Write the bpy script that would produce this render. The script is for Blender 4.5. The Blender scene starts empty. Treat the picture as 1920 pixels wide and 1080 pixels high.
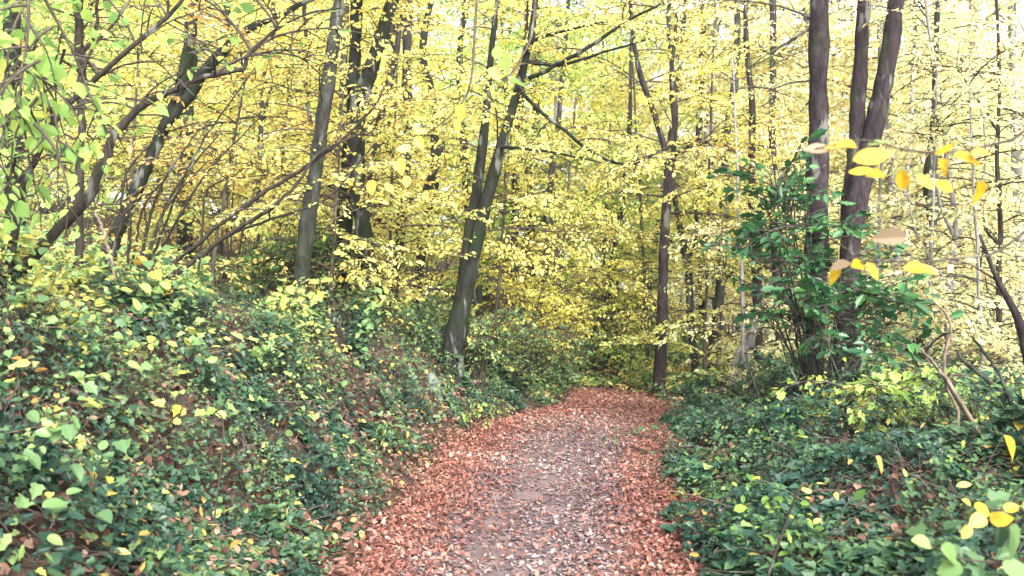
import bpy, math, numpy as np
from math import radians as R
S = bpy.context.scene
C = S.collection
rng = np.random.default_rng(11)
F0, HY, CAMZ = 1478.0, 560.0, 1.6

def P(px, py, Y):
    """pixel of the 1920x1080 photograph at forward distance Y -> metres"""
    return np.array([(px - 960) / F0 * Y, Y, CAMZ - (py - HY) / F0 * Y])

# ------------------------------------------------------------------ helpers
def sm(t):
    t = np.clip(t, 0, 1); return t * t * (3 - 2 * t)

class Noise:
    def __init__(s, seed, lo, hi, n=14, dim=2):
        r = np.random.default_rng(seed)
        k = r.normal(size=(n, dim)); k /= np.linalg.norm(k, axis=1)[:, None]
        w = np.exp(r.uniform(np.log(lo), np.log(hi), n))      # wavelengths
        s.k = k * (2 * np.pi / w)[:, None]; s.p = r.uniform(0, 6.28, n)
        s.a = (w / hi) ** .5; s.a /= np.sqrt((s.a ** 2).sum() / 2)
    def __call__(s, *c):
        c = np.stack([np.asarray(v, float) for v in c], -1)
        return (np.sin(c @ s.k.T + s.p) * s.a).sum(-1)

n_big, n_mid, n_small = Noise(1, 3, 9), Noise(2, .7, 2.2), Noise(3, .2, .6)
n_patch, n_patch2, n_hue = Noise(4, .8, 2.6), Noise(5, .3, .9), Noise(6, .6, 3)

# ------------------------------------------------------------------ terrain
YL = [-8, 0, 4.5, 7, 9, 9.9, 10.7, 11.8, 13.1, 16, 30]
XL = lambda y: np.interp(y, YL, [-1.0, -.96, -.92, -.70, -.5, -.25, .15, .8, 1.05, 1.1, 1.1])
XR = lambda y: np.interp(y, [-8, 0, 4.5, 7, 9.9, 11.6, 12.3, 13, 13.6, 16, 30], [.8, .82, .88, 1.27, 1.84, 2.3, 2.25, 1.85, 1.45, 1.4, 1.4])
PATH_L = [(-1.1, -4), (-1.1, 0), (-.94, 4.5), (-.73, 7), (-.3, 9.9), (.72, 11.8), (1.0, 12.9), (.95, 13.5), (.1, 14.3), (-2.5, 15.3), (-7, 16.6)]
PATH_R = [(.9, -4), (.92, 0), (.9, 4.5), (1.3, 7), (1.87, 9.9), (2.25, 11.8), (2.0, 13.0), (1.35, 14.1), (.2, 15.5), (-2.2, 17.0), (-6.8, 18.4)]
def resample(pts, n):
    p = np.array(pts, float); d = np.r_[0, np.cumsum(np.linalg.norm(np.diff(p, axis=0), axis=1))]
    t = np.linspace(0, d[-1], n)
    return np.stack([np.interp(t, d, p[:, i]) for i in range(p.shape[1])], 1)
def smooth(p, k=6):
    p = p.copy()
    for _ in range(k): p[1:-1] = .5 * p[1:-1] + .25 * (p[:-2] + p[2:])
    return p
pl, pr = [], []
for a, b in zip(range(len(PATH_L) - 1), range(1, len(PATH_L))):
    m = 14
    for t in np.arange(m) / m:
        pl.append(np.array(PATH_L[a]) * (1 - t) + np.array(PATH_L[b]) * t); pr.append(np.array(PATH_R[a]) * (1 - t) + np.array(PATH_R[b]) * t)
pl, pr = smooth(np.array(pl), 20), smooth(np.array(pr), 20)
PC = (pl + pr) / 2; PW = np.linalg.norm(pl - pr, axis=1) / 2
PZ = np.clip(PC[:, 1] - 13.2, 0, None) * .04

def height(x, y, detail=True):
    x = np.asarray(x, float); y = np.asarray(y, float); sh = np.broadcast(x, y).shape
    x = np.broadcast_to(x, sh).ravel(); y = np.broadcast_to(y, sh).ravel()
    dl = np.clip(XL(y) - x, 0, None); dr = np.clip(x - XR(y), 0, None)
    A = np.interp(y, [0, 3, 6, 9, 12, 14, 18, 26], [1.7, 1.72, 1.72, 1.22, 1.15, .8, .6, .5])
    steep = np.interp(y, [0, 5, 8, 9.5, 11, 14], [2.8, 2.7, 2.1, 1.7, 2.0, 2.8])
    h = A * sm(dl / steep) + 9 * (1 - np.exp(-np.clip(dl - 2, 0, None) * .15 / 9))
    wF = sm((y - 12.8) / 3)
    hr = (.42 + .16 * sm((dr - 1.2) / 2)) * sm(dr / 1.5) * np.interp(y, [0, 8, 12, 14], [1, 1, .5, .25]) - 7 * (1 - np.exp(-np.clip(dr - 4.2, 0, None) * .2 / 7))
    h = h + hr
    h = h + wF * np.clip(.11 * (y - 13.6), 0, 4) * sm((9 - x) / 6)
    if detail:
        wb = sm(np.maximum(dl, dr) / .5)
        h = h + wb * np.where(dr > 0, .5, 1) * (.055 * n_mid(x, y) + .03 * n_small(x, y)) + sm(np.maximum(dl, dr) / 3) * np.where(dr > 0, .06, .12) * n_big(x, y)
    # the path is cut level through the slope
    near = (y > 9) & (y < 22) & (x > -12) & (x < 6)
    if near.any():
        q = np.stack([x[near], y[near]], 1)
        d2 = ((q[:, None, :] - PC[None, ::2]) ** 2).sum(-1); j = d2.argmin(1) * 2
        d = np.sqrt(d2.min(1)); w = 1 - sm((d - PW[j]) / 1.1)
        w = w * sm((y[near] - 11) / 2)
        h[near] = h[near] * (1 - w) + PZ[j] * w
    return h.reshape(sh)
def hgt(x, y): return float(height(np.array([x]), np.array([y]))[0])
def normal_at(x, y, e=.06):
    gx = (height(x + e, y) - height(x - e, y)) / (2 * e); gy = (height(x, y + e) - height(x, y - e)) / (2 * e)
    n = np.stack([-gx, -gy, np.ones_like(gx)], -1)
    return n / np.linalg.norm(n, axis=-1, keepdims=True)

# ------------------------------------------------------------------ geometry store
class Geo:
    def __init__(s): s.v = []; s.l = []; s.t = []; s.m = []; s.h = []; s.n = 0; s.sm = []
    def add(s, v, faces, mat=0, hue=.5, smooth=False):
        """faces: (k, n) index array"""
        v = np.asarray(v, float).reshape(-1, 3); f = np.asarray(faces, np.int64)
        s.v.append(v); s.l.append((f + s.n).ravel()); k = len(f)
        s.t.append(np.full(k, f.shape[1])); s.m.append(np.full(k, mat))
        s.h.append(np.broadcast_to(np.asarray(hue, float), (k,)).copy()); s.sm.append(np.full(k, smooth)); s.n += len(v)
    def build(s, name, mats, parent=None, base=(0, 0, 0)):
        me = mesh_of(s, name, mats, base)
        return link(name, me, parent)
def mesh_of(s, name, mats, base=(0, 0, 0)):
    me = bpy.data.meshes.new(name)
    v = np.concatenate(s.v) - np.asarray(base, float); l = np.concatenate(s.l); t = np.concatenate(s.t)
    me.vertices.add(len(v)); me.vertices.foreach_set('co', v.astype(np.float32).ravel())
    me.loops.add(len(l)); me.loops.foreach_set('vertex_index', l.astype(np.int32))
    me.polygons.add(len(t)); me.polygons.foreach_set('loop_start', np.r_[0, np.cumsum(t)[:-1]].astype(np.int32))
    me.polygons.foreach_set('material_index', np.concatenate(s.m).astype(np.int32))
    me.polygons.foreach_set('use_smooth', np.concatenate(s.sm).astype(bool))
    me.update(calc_edges=True)
    a = me.attributes.new('hue', 'FLOAT', 'FACE'); a.data.foreach_set('value', np.concatenate(s.h).astype(np.float32))
    for m in (mats if isinstance(mats, (list, tuple)) else [mats]): me.materials.append(m)
    return me
def link(name, me, parent=None):
    o = bpy.data.objects.new(name, me); C.objects.link(o)
    if parent: o.parent = parent
    return o
def tag(o, label=None, cat=None, group=None, kind=None):
    for k, v in (('label', label), ('category', cat), ('group', group), ('kind', kind)):
        if v: o[k] = v
    return o
def thing(name, label, cat, loc, group=None):
    o = bpy.data.objects.new(name, None); C.objects.link(o); o.location = [float(c) for c in loc]
    o.empty_display_size = .2
    return tag(o, label, cat, group)

def catmull(p, n):
    """smooth curve through p (k, d)"""
    p = np.asarray(p, float)
    if len(p) < 3: return resample(p, n)
    q = np.vstack([2 * p[0] - p[1], p, 2 * p[-1] - p[-2]]); out = []
    m = max(2, int(np.ceil(n / (len(p) - 1))))
    for i in range(len(p) - 1):
        a, b, c, d = q[i:i + 4]
        for t in np.arange(m) / m:
            out.append(.5 * (2 * b + (c - a) * t + (2 * a - 5 * b + 4 * c - d) * t * t + (3 * b - a - 3 * c + d) * t ** 3))
    out.append(p[-1]); return np.array(out)

def tube(g, pts, rad, sides=8, mat=0, hue=.5, rough=0., smooth=True, seed=0):
    pts = np.asarray(pts, float); n = len(pts); rad = np.broadcast_to(np.asarray(rad, float), (n,))
    T = np.gradient(pts, axis=0); T /= np.linalg.norm(T, axis=1)[:, None] + 1e-9
    ref = np.array([0, 0, 1.]) if abs(T[:, 2]).mean() < .8 else np.array([1., 0, 0])
    A = np.cross(T, ref); A /= np.linalg.norm(A, axis=1)[:, None] + 1e-9; B = np.cross(T, A)
    th = np.arange(sides) / sides * 2 * np.pi
    rr = rad[:, None] * np.ones(sides)
    if rough:
        s = np.r_[0, np.cumsum(np.linalg.norm(np.diff(pts, axis=0), axis=1))]
        nz = Noise(seed + 77, .25, 1.4, 10, 3)
        rr = rr * (1 + rough * nz(np.cos(th)[None] * .3 + 0 * s[:, None], np.sin(th)[None] * .3 + 0 * s[:, None], s[:, None] + 0 * th[None]))
    v = pts[:, None] + rr[..., None] * (np.cos(th)[None, :, None] * A[:, None] + np.sin(th)[None, :, None] * B[:, None])
    i = np.arange(n - 1)[:, None] * sides; j = np.arange(sides)[None]; j2 = (j + 1) % sides
    f = np.stack([i + j, i + j2, i + sides + j2, i + sides + j], -1).reshape(-1, 4)
    v = np.vstack([v.reshape(-1, 3), pts[-1:] + T[-1:] * rad[-1] * .6, pts[:1]])
    g.add(v, f, mat, hue, smooth)
    off = g.n - len(v); k = n * sides
    cap = np.stack([(n - 1) * sides + np.arange(sides), (n - 1) * sides + (np.arange(sides) + 1) % sides, np.full(sides, k)], -1)
    g.l.append((cap + off).ravel()); g.t.append(np.full(sides, 3)); g.m.append(np.full(sides, mat)); g.h.append(np.full(sides, hue)); g.sm.append(np.full(sides, smooth))

# leaf outlines: (along, across) of one half, base to tip
HALF = {
    'beech': [(0, 0), (.28, .42), (.66, .40), (1, 0)],
    'long': [(0, 0), (.3, .5), (.62, .38), (1, 0)],
    'round': [(0, 0), (.12, .42), (.55, .52), (1, 0)],
    'roundfine': [(0, 0), (.02, .2), (.1, .37), (.28, .5), (.52, .51), (.74, .37), (.9, .16), (1, 0)],
    'ivy': [(0, 0), (-.05, .30), (.18, .55), (.42, .30), (.62, .34), (1, 0)],
    'maple': [(0, 0), (-.06, .25), (.16, .54), (.33, .37), (.56, .44), (.68, .21), (1, 0)],
    'beechfine': [(0, 0), (.1, .2), (.26, .37), (.48, .45), (.7, .36), (.88, .16), (1, 0)],
    'holly': [(0, 0), (.14, .34), (.26, .26), (.42, .5), (.55, .3), (.7, .38), (.8, .16), (1, 0)],
}
def leaves(g, p, u, n, L, ratio=.62, shape='beech', fold=.25, curl=.12, hue=None, mat=0):
    p = np.asarray(p, float); k = len(p)
    if not k: return
    u = u / (np.linalg.norm(u, axis=1)[:, None] + 1e-9); v = np.cross(n, u); v /= np.linalg.norm(v, axis=1)[:, None] + 1e-9
    n = np.cross(u, v); L = np.broadcast_to(np.asarray(L, float), (k,))
    W = L * ratio * rng.uniform(.85, 1.15, k); fo = fold * rng.uniform(.1, 1.6, k); cu = curl * rng.normal(.6, 1, k)
    H = HALF[shape]; m = len(H)
    rows = [(a, b) for a, b in H] + [(a, -b) for a, b in H[1:-1]]
    a = np.array([r[0] for r in rows]); b = np.array([r[1] for r in rows])
    V = (p[:, None] + u[:, None] * (a[None, :, None] * L[:, None, None]) + v[:, None] * (b[None, :, None] * W[:, None, None])
         + n[:, None] * ((np.abs(b)[None] * W[:, None] * fo[:, None] - (a ** 2)[None] * L[:, None] * cu[:, None])[..., None]))
    nv = len(rows); o = np.arange(k)[:, None] * nv
    left = [0] + [m - 1] + list(range(m - 2, 0, -1)); right = [0] + list(range(m, nv)) + [m - 1]
    f = np.concatenate([o + np.array(left), o + np.array(right)], 1).reshape(2 * k, m)
    hue = rng.uniform(0, 1, k) if hue is None else hue
    g.add(V.reshape(-1, 3), f, mat, np.repeat(np.clip(hue, 0, 1), 2))

# ------------------------------------------------------------------ materials
def nodes(name):
    m = bpy.data.materials.new(name); m.use_nodes = True; nt = m.node_tree; nt.nodes.clear()
    return m, nt, lambda t, **k: mk(nt, t, **k)
def mk(nt, t, **k):
    n = nt.nodes.new(t)
    for a, b in k.items(): setattr(n, a, b)
    return n
def ramp(N, stops, interp='LINEAR'):
    r = N('ShaderNodeValToRGB'); e = r.color_ramp; e.interpolation = interp
    while len(e.elements) < len(stops): e.elements.new(.5)
    for el, (p, c) in zip(e.elements, stops): el.position = p; el.color = (*c, 1)
    return r
def leaf_mat(name, stops, trans=.5, rough=.5, spec=.25, tscale=1.0, spots=None):
    m, nt, N = nodes(name); Lk = nt.links.new
    at = N('ShaderNodeAttribute', attribute_name='hue'); r = ramp(N, stops)
    Lk(at.outputs['Fac'], r.inputs[0])
    pb = N('ShaderNodeBsdfPrincipled'); pb.inputs['Roughness'].default_value = rough
    pb.inputs['Specular IOR Level'].default_value = spec
    tr = N('ShaderNodeBsdfTranslucent'); mx = N('ShaderNodeMixShader'); mx.inputs[0].default_value = trans
    hs = N('ShaderNodeHueSaturation'); hs.inputs['Saturation'].default_value = 1.03; hs.inputs['Value'].default_value = tscale
    col = r.outputs[0]
    if spots:
        tc = N('ShaderNodeTexCoord'); nz = N('ShaderNodeTexNoise'); nz.inputs['Scale'].default_value = 55; nz.inputs['Detail'].default_value = 5; nz.inputs['Roughness'].default_value = .65
        Lk(tc.outputs['Object'], nz.inputs['Vector']); rr = ramp(N, [(.5, (0, 0, 0)), (.72, (.85, .85, .85))]); Lk(nz.outputs['Fac'], rr.inputs[0])
        mi = N('ShaderNodeMix', data_type='RGBA'); Lk(rr.outputs[0], mi.inputs['Factor']); Lk(col, mi.inputs['A']); mi.inputs['B'].default_value = (*spots, 1); col = mi.outputs['Result']
    Lk(col, pb.inputs['Base Color']); Lk(col, hs.inputs['Color']); Lk(hs.outputs[0], tr.inputs[0])
    Lk(pb.outputs[0], mx.inputs[1]); Lk(tr.outputs[0], mx.inputs[2])
    out = N('ShaderNodeOutputMaterial'); Lk(mx.outputs[0], out.inputs[0]); return m
def bark_mat(name, dark, light, moss=None, moss_amt=.5, scale=14, bump=.5):
    m, nt, N = nodes(name); Lk = nt.links.new
    tc = N('ShaderNodeTexCoord'); mp = N('ShaderNodeMapping'); mp.inputs['Scale'].default_value = (1, 1, .28)
    Lk(tc.outputs['Object'], mp.inputs[0])
    nz = N('ShaderNodeTexNoise'); nz.inputs['Scale'].default_value = scale; nz.inputs['Detail'].default_value = 8; nz.inputs['Roughness'].default_value = .7
    Lk(mp.outputs[0], nz.inputs['Vector'])
    r = ramp(N, [(.36, dark), (.64, light)]); Lk(nz.outputs['Fac'], r.inputs[0]); col = r.outputs[0]
    n2 = N('ShaderNodeTexNoise'); n2.inputs['Scale'].default_value = 3.1; n2.inputs['Detail'].default_value = 6
    Lk(tc.outputs['Object'], n2.inputs['Vector'])
    if moss:
        r2 = ramp(N, [(.62 - moss_amt * .3, (0, 0, 0)), (.75 - moss_amt * .15, (1, 1, 1))]); Lk(n2.outputs['Fac'], r2.inputs[0])
        mi = N('ShaderNodeMix', data_type='RGBA'); Lk(r2.outputs[0], mi.inputs['Factor']); Lk(col, mi.inputs['A']); mi.inputs['B'].default_value = (*moss, 1); col = mi.outputs['Result']
    n4 = N('ShaderNodeTexVoronoi', feature='DISTANCE_TO_EDGE'); n4.inputs['Scale'].default_value = scale * 1.6
    mp4 = N('ShaderNodeMapping'); mp4.inputs['Scale'].default_value = (1, 1, .35); Lk(tc.outputs['Object'], mp4.inputs[0])
    dn = N('ShaderNodeMix', data_type='RGBA', blend_type='ADD'); dn.inputs['Factor'].default_value = .12; Lk(mp4.outputs[0], dn.inputs['A']); Lk(nz.outputs['Color'], dn.inputs['B']); Lk(dn.outputs['Result'], n4.inputs['Vector'])
    r4 = ramp(N, [(0, (.45, .45, .45)), (.09, (1, 1, 1))]); Lk(n4.outputs['Distance'], r4.inputs[0])
    m4 = N('ShaderNodeMix', data_type='RGBA', blend_type='MULTIPLY'); m4.inputs['Factor'].default_value = .8; Lk(col, m4.inputs['A']); Lk(r4.outputs[0], m4.inputs['B']); col = m4.outputs['Result']
    n3 = N('ShaderNodeTexNoise'); n3.inputs['Scale'].default_value = 7; n3.inputs['Detail'].default_value = 3
    Lk(mp.outputs[0], n3.inputs['Vector'])
    r3 = ramp(N, [(.60, (0, 0, 0)), (.66, (1, 1, 1))]); Lk(n3.outputs['Fac'], r3.inputs[0])
    m3 = N('ShaderNodeMix', data_type='RGBA'); fm = N('ShaderNodeMath', operation='MULTIPLY'); fm.inputs[1].default_value = .42
    Lk(r3.outputs[0], fm.inputs[0]); Lk(fm.outputs[0], m3.inputs['Factor']); Lk(col, m3.inputs['A']); m3.inputs['B'].default_value = (.22, .23, .2, 1)
    pb = N('ShaderNodeBsdfPrincipled'); pb.inputs['Roughness'].default_value = .85; pb.inputs['Specular IOR Level'].default_value = .12; Lk(m3.outputs['Result'], pb.inputs['Base Color'])
    bp = N('ShaderNodeBump'); bp.inputs['Strength'].default_value = bump; bp.inputs['Distance'].default_value = .03
    Lk(nz.outputs['Fac'], bp.inputs['Height']); Lk(bp.outputs[0], pb.inputs['Normal'])
    out = N('ShaderNodeOutputMaterial'); Lk(pb.outputs[0], out.inputs[0]); return m
def ground_mat(name, cols, scale=6, fine=40):
    m, nt, N = nodes(name); Lk = nt.links.new
    tc = N('ShaderNodeTexCoord')
    n1 = N('ShaderNodeTexNoise'); n1.inputs['Scale'].default_value = scale * .25; n1.inputs['Detail'].default_value = 6
    vo = N('ShaderNodeTexVoronoi'); vo.inputs['Scale'].default_value = fine * .5
    n2 = N('ShaderNodeTexNoise'); n2.inputs['Scale'].default_value = fine; n2.inputs['Detail'].default_value = 5
    for n in (n1, vo, n2): Lk(tc.outputs['Object'], n.inputs['Vector'])
    ad = N('ShaderNodeMath', operation='MULTIPLY_ADD'); ad.inputs[1].default_value = .45
    Lk(vo.outputs['Color'], ad.inputs[0]); Lk(n1.outputs['Fac'], ad.inputs[2])
    a2 = N('ShaderNodeMath', operation='MULTIPLY_ADD'); a2.inputs[1].default_value = .3; Lk(n2.outputs['Fac'], a2.inputs[0]); Lk(ad.outputs[0], a2.inputs[2])
    r = ramp(N, [(.4 + .6 * i / (len(cols) - 1), c) for i, c in enumerate(cols)]); Lk(a2.outputs[0], r.inputs[0])
    pb = N('ShaderNodeBsdfPrincipled'); pb.inputs['Roughness'].default_value = .9; pb.inputs['Specular IOR Level'].default_value = .15; Lk(r.outputs[0], pb.inputs['Base Color'])
    bp = N('ShaderNodeBump'); bp.inputs['Strength'].default_value = .6; bp.inputs['Distance'].default_value = .02
    Lk(n2.outputs['Fac'], bp.inputs['Height']); Lk(bp.outputs[0], pb.inputs['Normal'])
    out = N('ShaderNodeOutputMaterial'); Lk(pb.outputs[0], out.inputs[0]); return m

YEL = leaf_mat('yellow_beech_leaf', [(0, (.60, .44, .14)), (.12, (.83, .68, .20)), (.45, (.87, .80, .27)), (.75, (.82, .82, .29)), (1, (.54, .70, .22))], .56)
LEM = leaf_mat('lemon_beech_leaf', [(0, (.76, .60, .12)), (.3, (.86, .77, .18)), (.7, (.83, .81, .22)), (1, (.56, .70, .20))], .56)
PALE = leaf_mat('pale_straw_leaf', [(0, (.72, .56, .28)), (.2, (.84, .75, .38)), (.6, (.86, .84, .48)), (1, (.68, .76, .40))], .56)
OCH = leaf_mat('ochre_leaf', [(0, (.46, .24, .06)), (.25, (.72, .50, .14)), (.6, (.82, .68, .22)), (1, (.70, .70, .26))], .55)
LIME = leaf_mat('lime_leaf', [(0, (.66, .64, .16)), (.2, (.48, .62, .16)), (.6, (.33, .52, .14)), (1, (.20, .38, .11))], .58)
GRN = leaf_mat('fresh_green_leaf', [(0, (.56, .44, .08)), (.08, (.40, .43, .08)), (.3, (.15, .26, .05)), (.7, (.07, .165, .045)), (1, (.04, .11, .04))], .42)
PALEGRN = leaf_mat('pale_green_leaf', [(0, (.58, .34, .06)), (.08, (.56, .48, .10)), (.22, (.36, .46, .14)), (.55, (.20, .33, .12)), (1, (.05, .12, .06))], .4, .48, .3)
IVY = leaf_mat('ivy_leaf', [(0, (.40, .32, .07)), (.04, (.17, .21, .06)), (.2, (.058, .118, .048)), (.6, (.021, .060, .034)), (1, (.008, .028, .019))], .18, .44, .38)
LAUREL = leaf_mat('dark_ivy_leaf', [(0, (.24, .32, .10)), (.06, (.08, .15, .055)), (.5, (.022, .066, .039)), (1, (.008, .031, .023))], .15, .45, .30)
HOLLY = leaf_mat('holly_leaf', [(0, (.10, .24, .07)), (.5, (.04, .14, .045)), (1, (.018, .075, .03))], .28, .40, .42)
LITTER = leaf_mat('path_litter_leaf', [(0, (.065, .048, .054)), (.25, (.115, .08, .086)), (.5, (.17, .112, .112)), (.72, (.225, .162, .156)), (.9, (.29, .24, .23)), (1, (.39, .35, .335))], .12, .5, .35)
RUST = leaf_mat('rust_litter_leaf', [(0, (.075, .032, .029)), (.3, (.155, .060, .048)), (.6, (.26, .10, .072)), (.85, (.33, .165, .12)), (1, (.42, .31, .25))], .18, .5, .32)
FLOORL = leaf_mat('forest_floor_leaf', [(0, (.22, .12, .07)), (.4, (.42, .26, .13)), (.75, (.62, .46, .20)), (1, (.74, .64, .26))], .2, .6, .2)
BROWNL = leaf_mat('brown_bank_leaf', [(0, (.06, .03, .024)), (.4, (.15, .072, .052)), (.75, (.27, .14, .10)), (1, (.42, .31, .22))], .15, .6, .2)

MOSSY = bark_mat('mossy_bark', (.007, .0075, .007), (.030, .031, .027), (.014, .023, .009), .6)
GREY = bark_mat('grey_beech_bark', (.012, .0135, .011), (.062, .063, .055), (.014, .022, .008), .45, 9, .3)
PURP = bark_mat('purple_brown_bark', (.013, .009, .0115), (.052, .039, .044), (.05, .06, .032), .25, 18, .7)
DARK = bark_mat('dark_bark', (.012, .011, .010), (.048, .043, .039), (.024, .032, .014), .3)
BROWN = bark_mat('brown_hazel_bark', (.015, .012, .010), (.052, .042, .035), (.026, .034, .016), .3, 20, .4)
TWIG = bark_mat('twig_bark', (.045, .035, .03), (.10, .08, .065), None, 0, 30, .2)
PALEB = bark_mat('pale_bare_wood', (.11, .085, .065), (.25, .195, .15), None, 0, 12, .4)
GHOST = bark_mat('pale_grey_bark', (.15, .142, .138), (.31, .295, .285), (.12, .13, .09), .3, 12, .3)

EARTH = ground_mat('woodland_earth', [(.009, .0065, .0055), (.02, .0135, .010), (.036, .024, .018), (.06, .042, .030)])
PATHM = ground_mat('trodden_path', [(.045, .036, .040), (.075, .058, .062), (.105, .078, .08), (.145, .105, .10)], 8, 46)
ROCK = ground_mat('lichen_rock', [(.02, .022, .018), (.04, .046, .038), (.07, .08, .066), (.15, .17, .15)], 14, 26)

# ------------------------------------------------------------------ ground, path
def axis(lo, hi, step, far, grow=1.22):
    a = list(np.arange(lo, hi + 1e-6, step)); s = step
    while a[-1] < far: s *= grow; a.append(a[-1] + s)
    s = step
    while a[0] > -far: s *= grow; a.insert(0, a[0] - s)
    return np.array(a)
gx, gy = axis(-7, 8, .09, 420), axis(0, 18, .09, 420)
X, Y = np.meshgrid(gx, gy); Z = height(X, Y)
g = Geo(); nx, ny = len(gx), len(gy)
i = (np.arange(ny - 1)[:, None] * nx + np.arange(nx - 1)[None]).ravel()
g.add(np.stack([X, Y, Z], -1).reshape(-1, 3), np.stack([i, i + 1, i + nx + 1, i + nx], -1), 0, .5, True)
tag(g.build('ground', EARTH), 'dark woodland earth rising left of the path and falling away right', kind='structure')

g = Geo(); m = 15; k = len(pl)
t = np.linspace(0, 1, m); q = pl[:, None] * (1 - t)[None, :, None] + pr[:, None] * t[None, :, None]
edge = (n_patch2(q[..., 0], q[..., 1])) * .05
q = q + ((t - .5) * 2)[None, :, None] ** 3 * edge[..., None] * np.array([1, 0])
zz = height(q[..., 0], q[..., 1]) + .012 + .006 * n_small(q[..., 0], q[..., 1])
i = (np.arange(k - 1)[:, None] * m + np.arange(m - 1)[None]).ravel()
g.add(np.dstack([q, zz]).reshape(-1, 3), np.stack([i, i + 1, i + m + 1, i + m], -1), 0, .5, True)
tag(g.build('path', PATHM), 'trodden woodland path curving away under fallen leaves', kind='structure')

# ------------------------------------------------------------------ ground cover
def jitter(n, s): return rng.normal(0, s, (n, 3))
def scatter_flat(g, x, y, L, hue, mat=0, tilt=.35, lift=.02, shape='beech', ratio=.62, curl=.25, fold=.3):
    k = len(x); n = normal_at(x, y) + jitter(k, tilt)
    n /= np.linalg.norm(n, axis=1)[:, None]; u = jitter(k, 1); u -= n * (u * n).sum(1)[:, None]
    p = np.stack([x, y, height(x, y) + .014 + rng.uniform(0, lift, k)], 1)
    leaves(g, p, u, n, L, ratio, shape, fold, curl, hue, mat)

# leaves trodden on the path: thin in the middle, drifts of rust leaves at the edges
def path_samples(n, ymax=15.5, bias=1.0):
    y = 1.2 + (ymax - 1.2) * rng.uniform(0, 1, n) ** bias; t = rng.uniform(-.06, 1.06, n); j = np.argmin(np.abs(PC[:, 1][None, :] - y[:, None]), 1)
    return y, t
y = 2 + 11.5 * rng.uniform(0, 1, 52000) ** 1.15; t = rng.uniform(-.02, 1.02, 52000)
x = XL(y) * (1 - t) + XR(y) * t
mid = np.exp(-((t - .42) / .22) ** 2) * sm((11 - y) / 5)
keep = rng.uniform(0, 1, len(x)) > (.58 * mid + .5 * sm(n_patch2(x, y) * .5 + .2) * mid)
x, y, t = x[keep], y[keep], t[keep]
g = Geo(); scatter_flat(g, x, y, rng.uniform(.018, .05, len(x)), np.clip(rng.beta(1.6, 1.5, len(x)) + .05 * n_hue(x, y), 0, 1), 0, .28, .012)
tag(g.build('path_leaf_litter', LITTER), 'pinkish brown leaves trodden flat over the path', 'leaf litter', kind='stuff')
n = 46000
y = 1.6 + 12 * rng.uniform(0, 1, n) ** 1.2; sd = rng.uniform(0, 1, n) < .5
off = rng.exponential(.15, n); off2 = rng.normal(0, .16, n)
x = np.where(sd, XL(y) + off * 1.5 - .03 + off2 * .6, XR(y) - off * 1.1 + .14 + off2 * .8)
far = rng.uniform(0, 1, n) < sm((y - 8) / 4) * .6
tt = rng.uniform(0, 1, n); x = np.where(far, XL(y) * (1 - tt) + XR(y) * tt, x)
g = Geo(); scatter_flat(g, x, y, rng.uniform(.02, .052, n), np.clip(rng.beta(1.8, 1.6, n) + .06 * n_hue(x, y), 0, 1), 0, .5, .04)
tag(g.build('rust_leaf_litter', RUST), 'drifts of rust red leaves along both edges of the path', 'leaf litter', kind='stuff')

# brown leaves caught on the banks and the forest floor beyond
n = 30000
x = rng.uniform(-6, -0.4, n); y = rng.uniform(1.5, 14, n); ok = x < XL(y) + .05; x, y = x[ok], y[ok]
xr_ = rng.uniform(.9, 6, 12000); yr_ = rng.uniform(1.5, 13, 12000); ok = xr_ > XR(yr_); x = np.r_[x, xr_[ok]]; y = np.r_[y, yr_[ok]]
g = Geo(); scatter_flat(g, x, y, rng.uniform(.025, .075, len(x)), rng.beta(1.4, 1.6, len(x)), 0, .6, .06)
tag(g.build('bank_leaf_litter', BROWNL), 'brown leaves caught between the ivy on the banks', 'leaf litter', kind='stuff')
n = 60000
y = 12 + 40 * rng.uniform(0, 1, n) ** 1.6; x = rng.uniform(-1, 1, n) * (5 + .75 * y)
ok = ~((x > XL(y) - .3) & (x < XR(y) + .2) & (y < 15)); x, y = x[ok], y[ok]
g = Geo(); scatter_flat(g, x, y, rng.uniform(.07, .13, len(x)), rng.uniform(0, 1, len(x)), 0, .5, .05)
tag(g.build('forest_floor_litter', FLOORL), 'yellow brown leaves covering the forest floor beyond the bend', 'leaf litter', kind='stuff')

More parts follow.
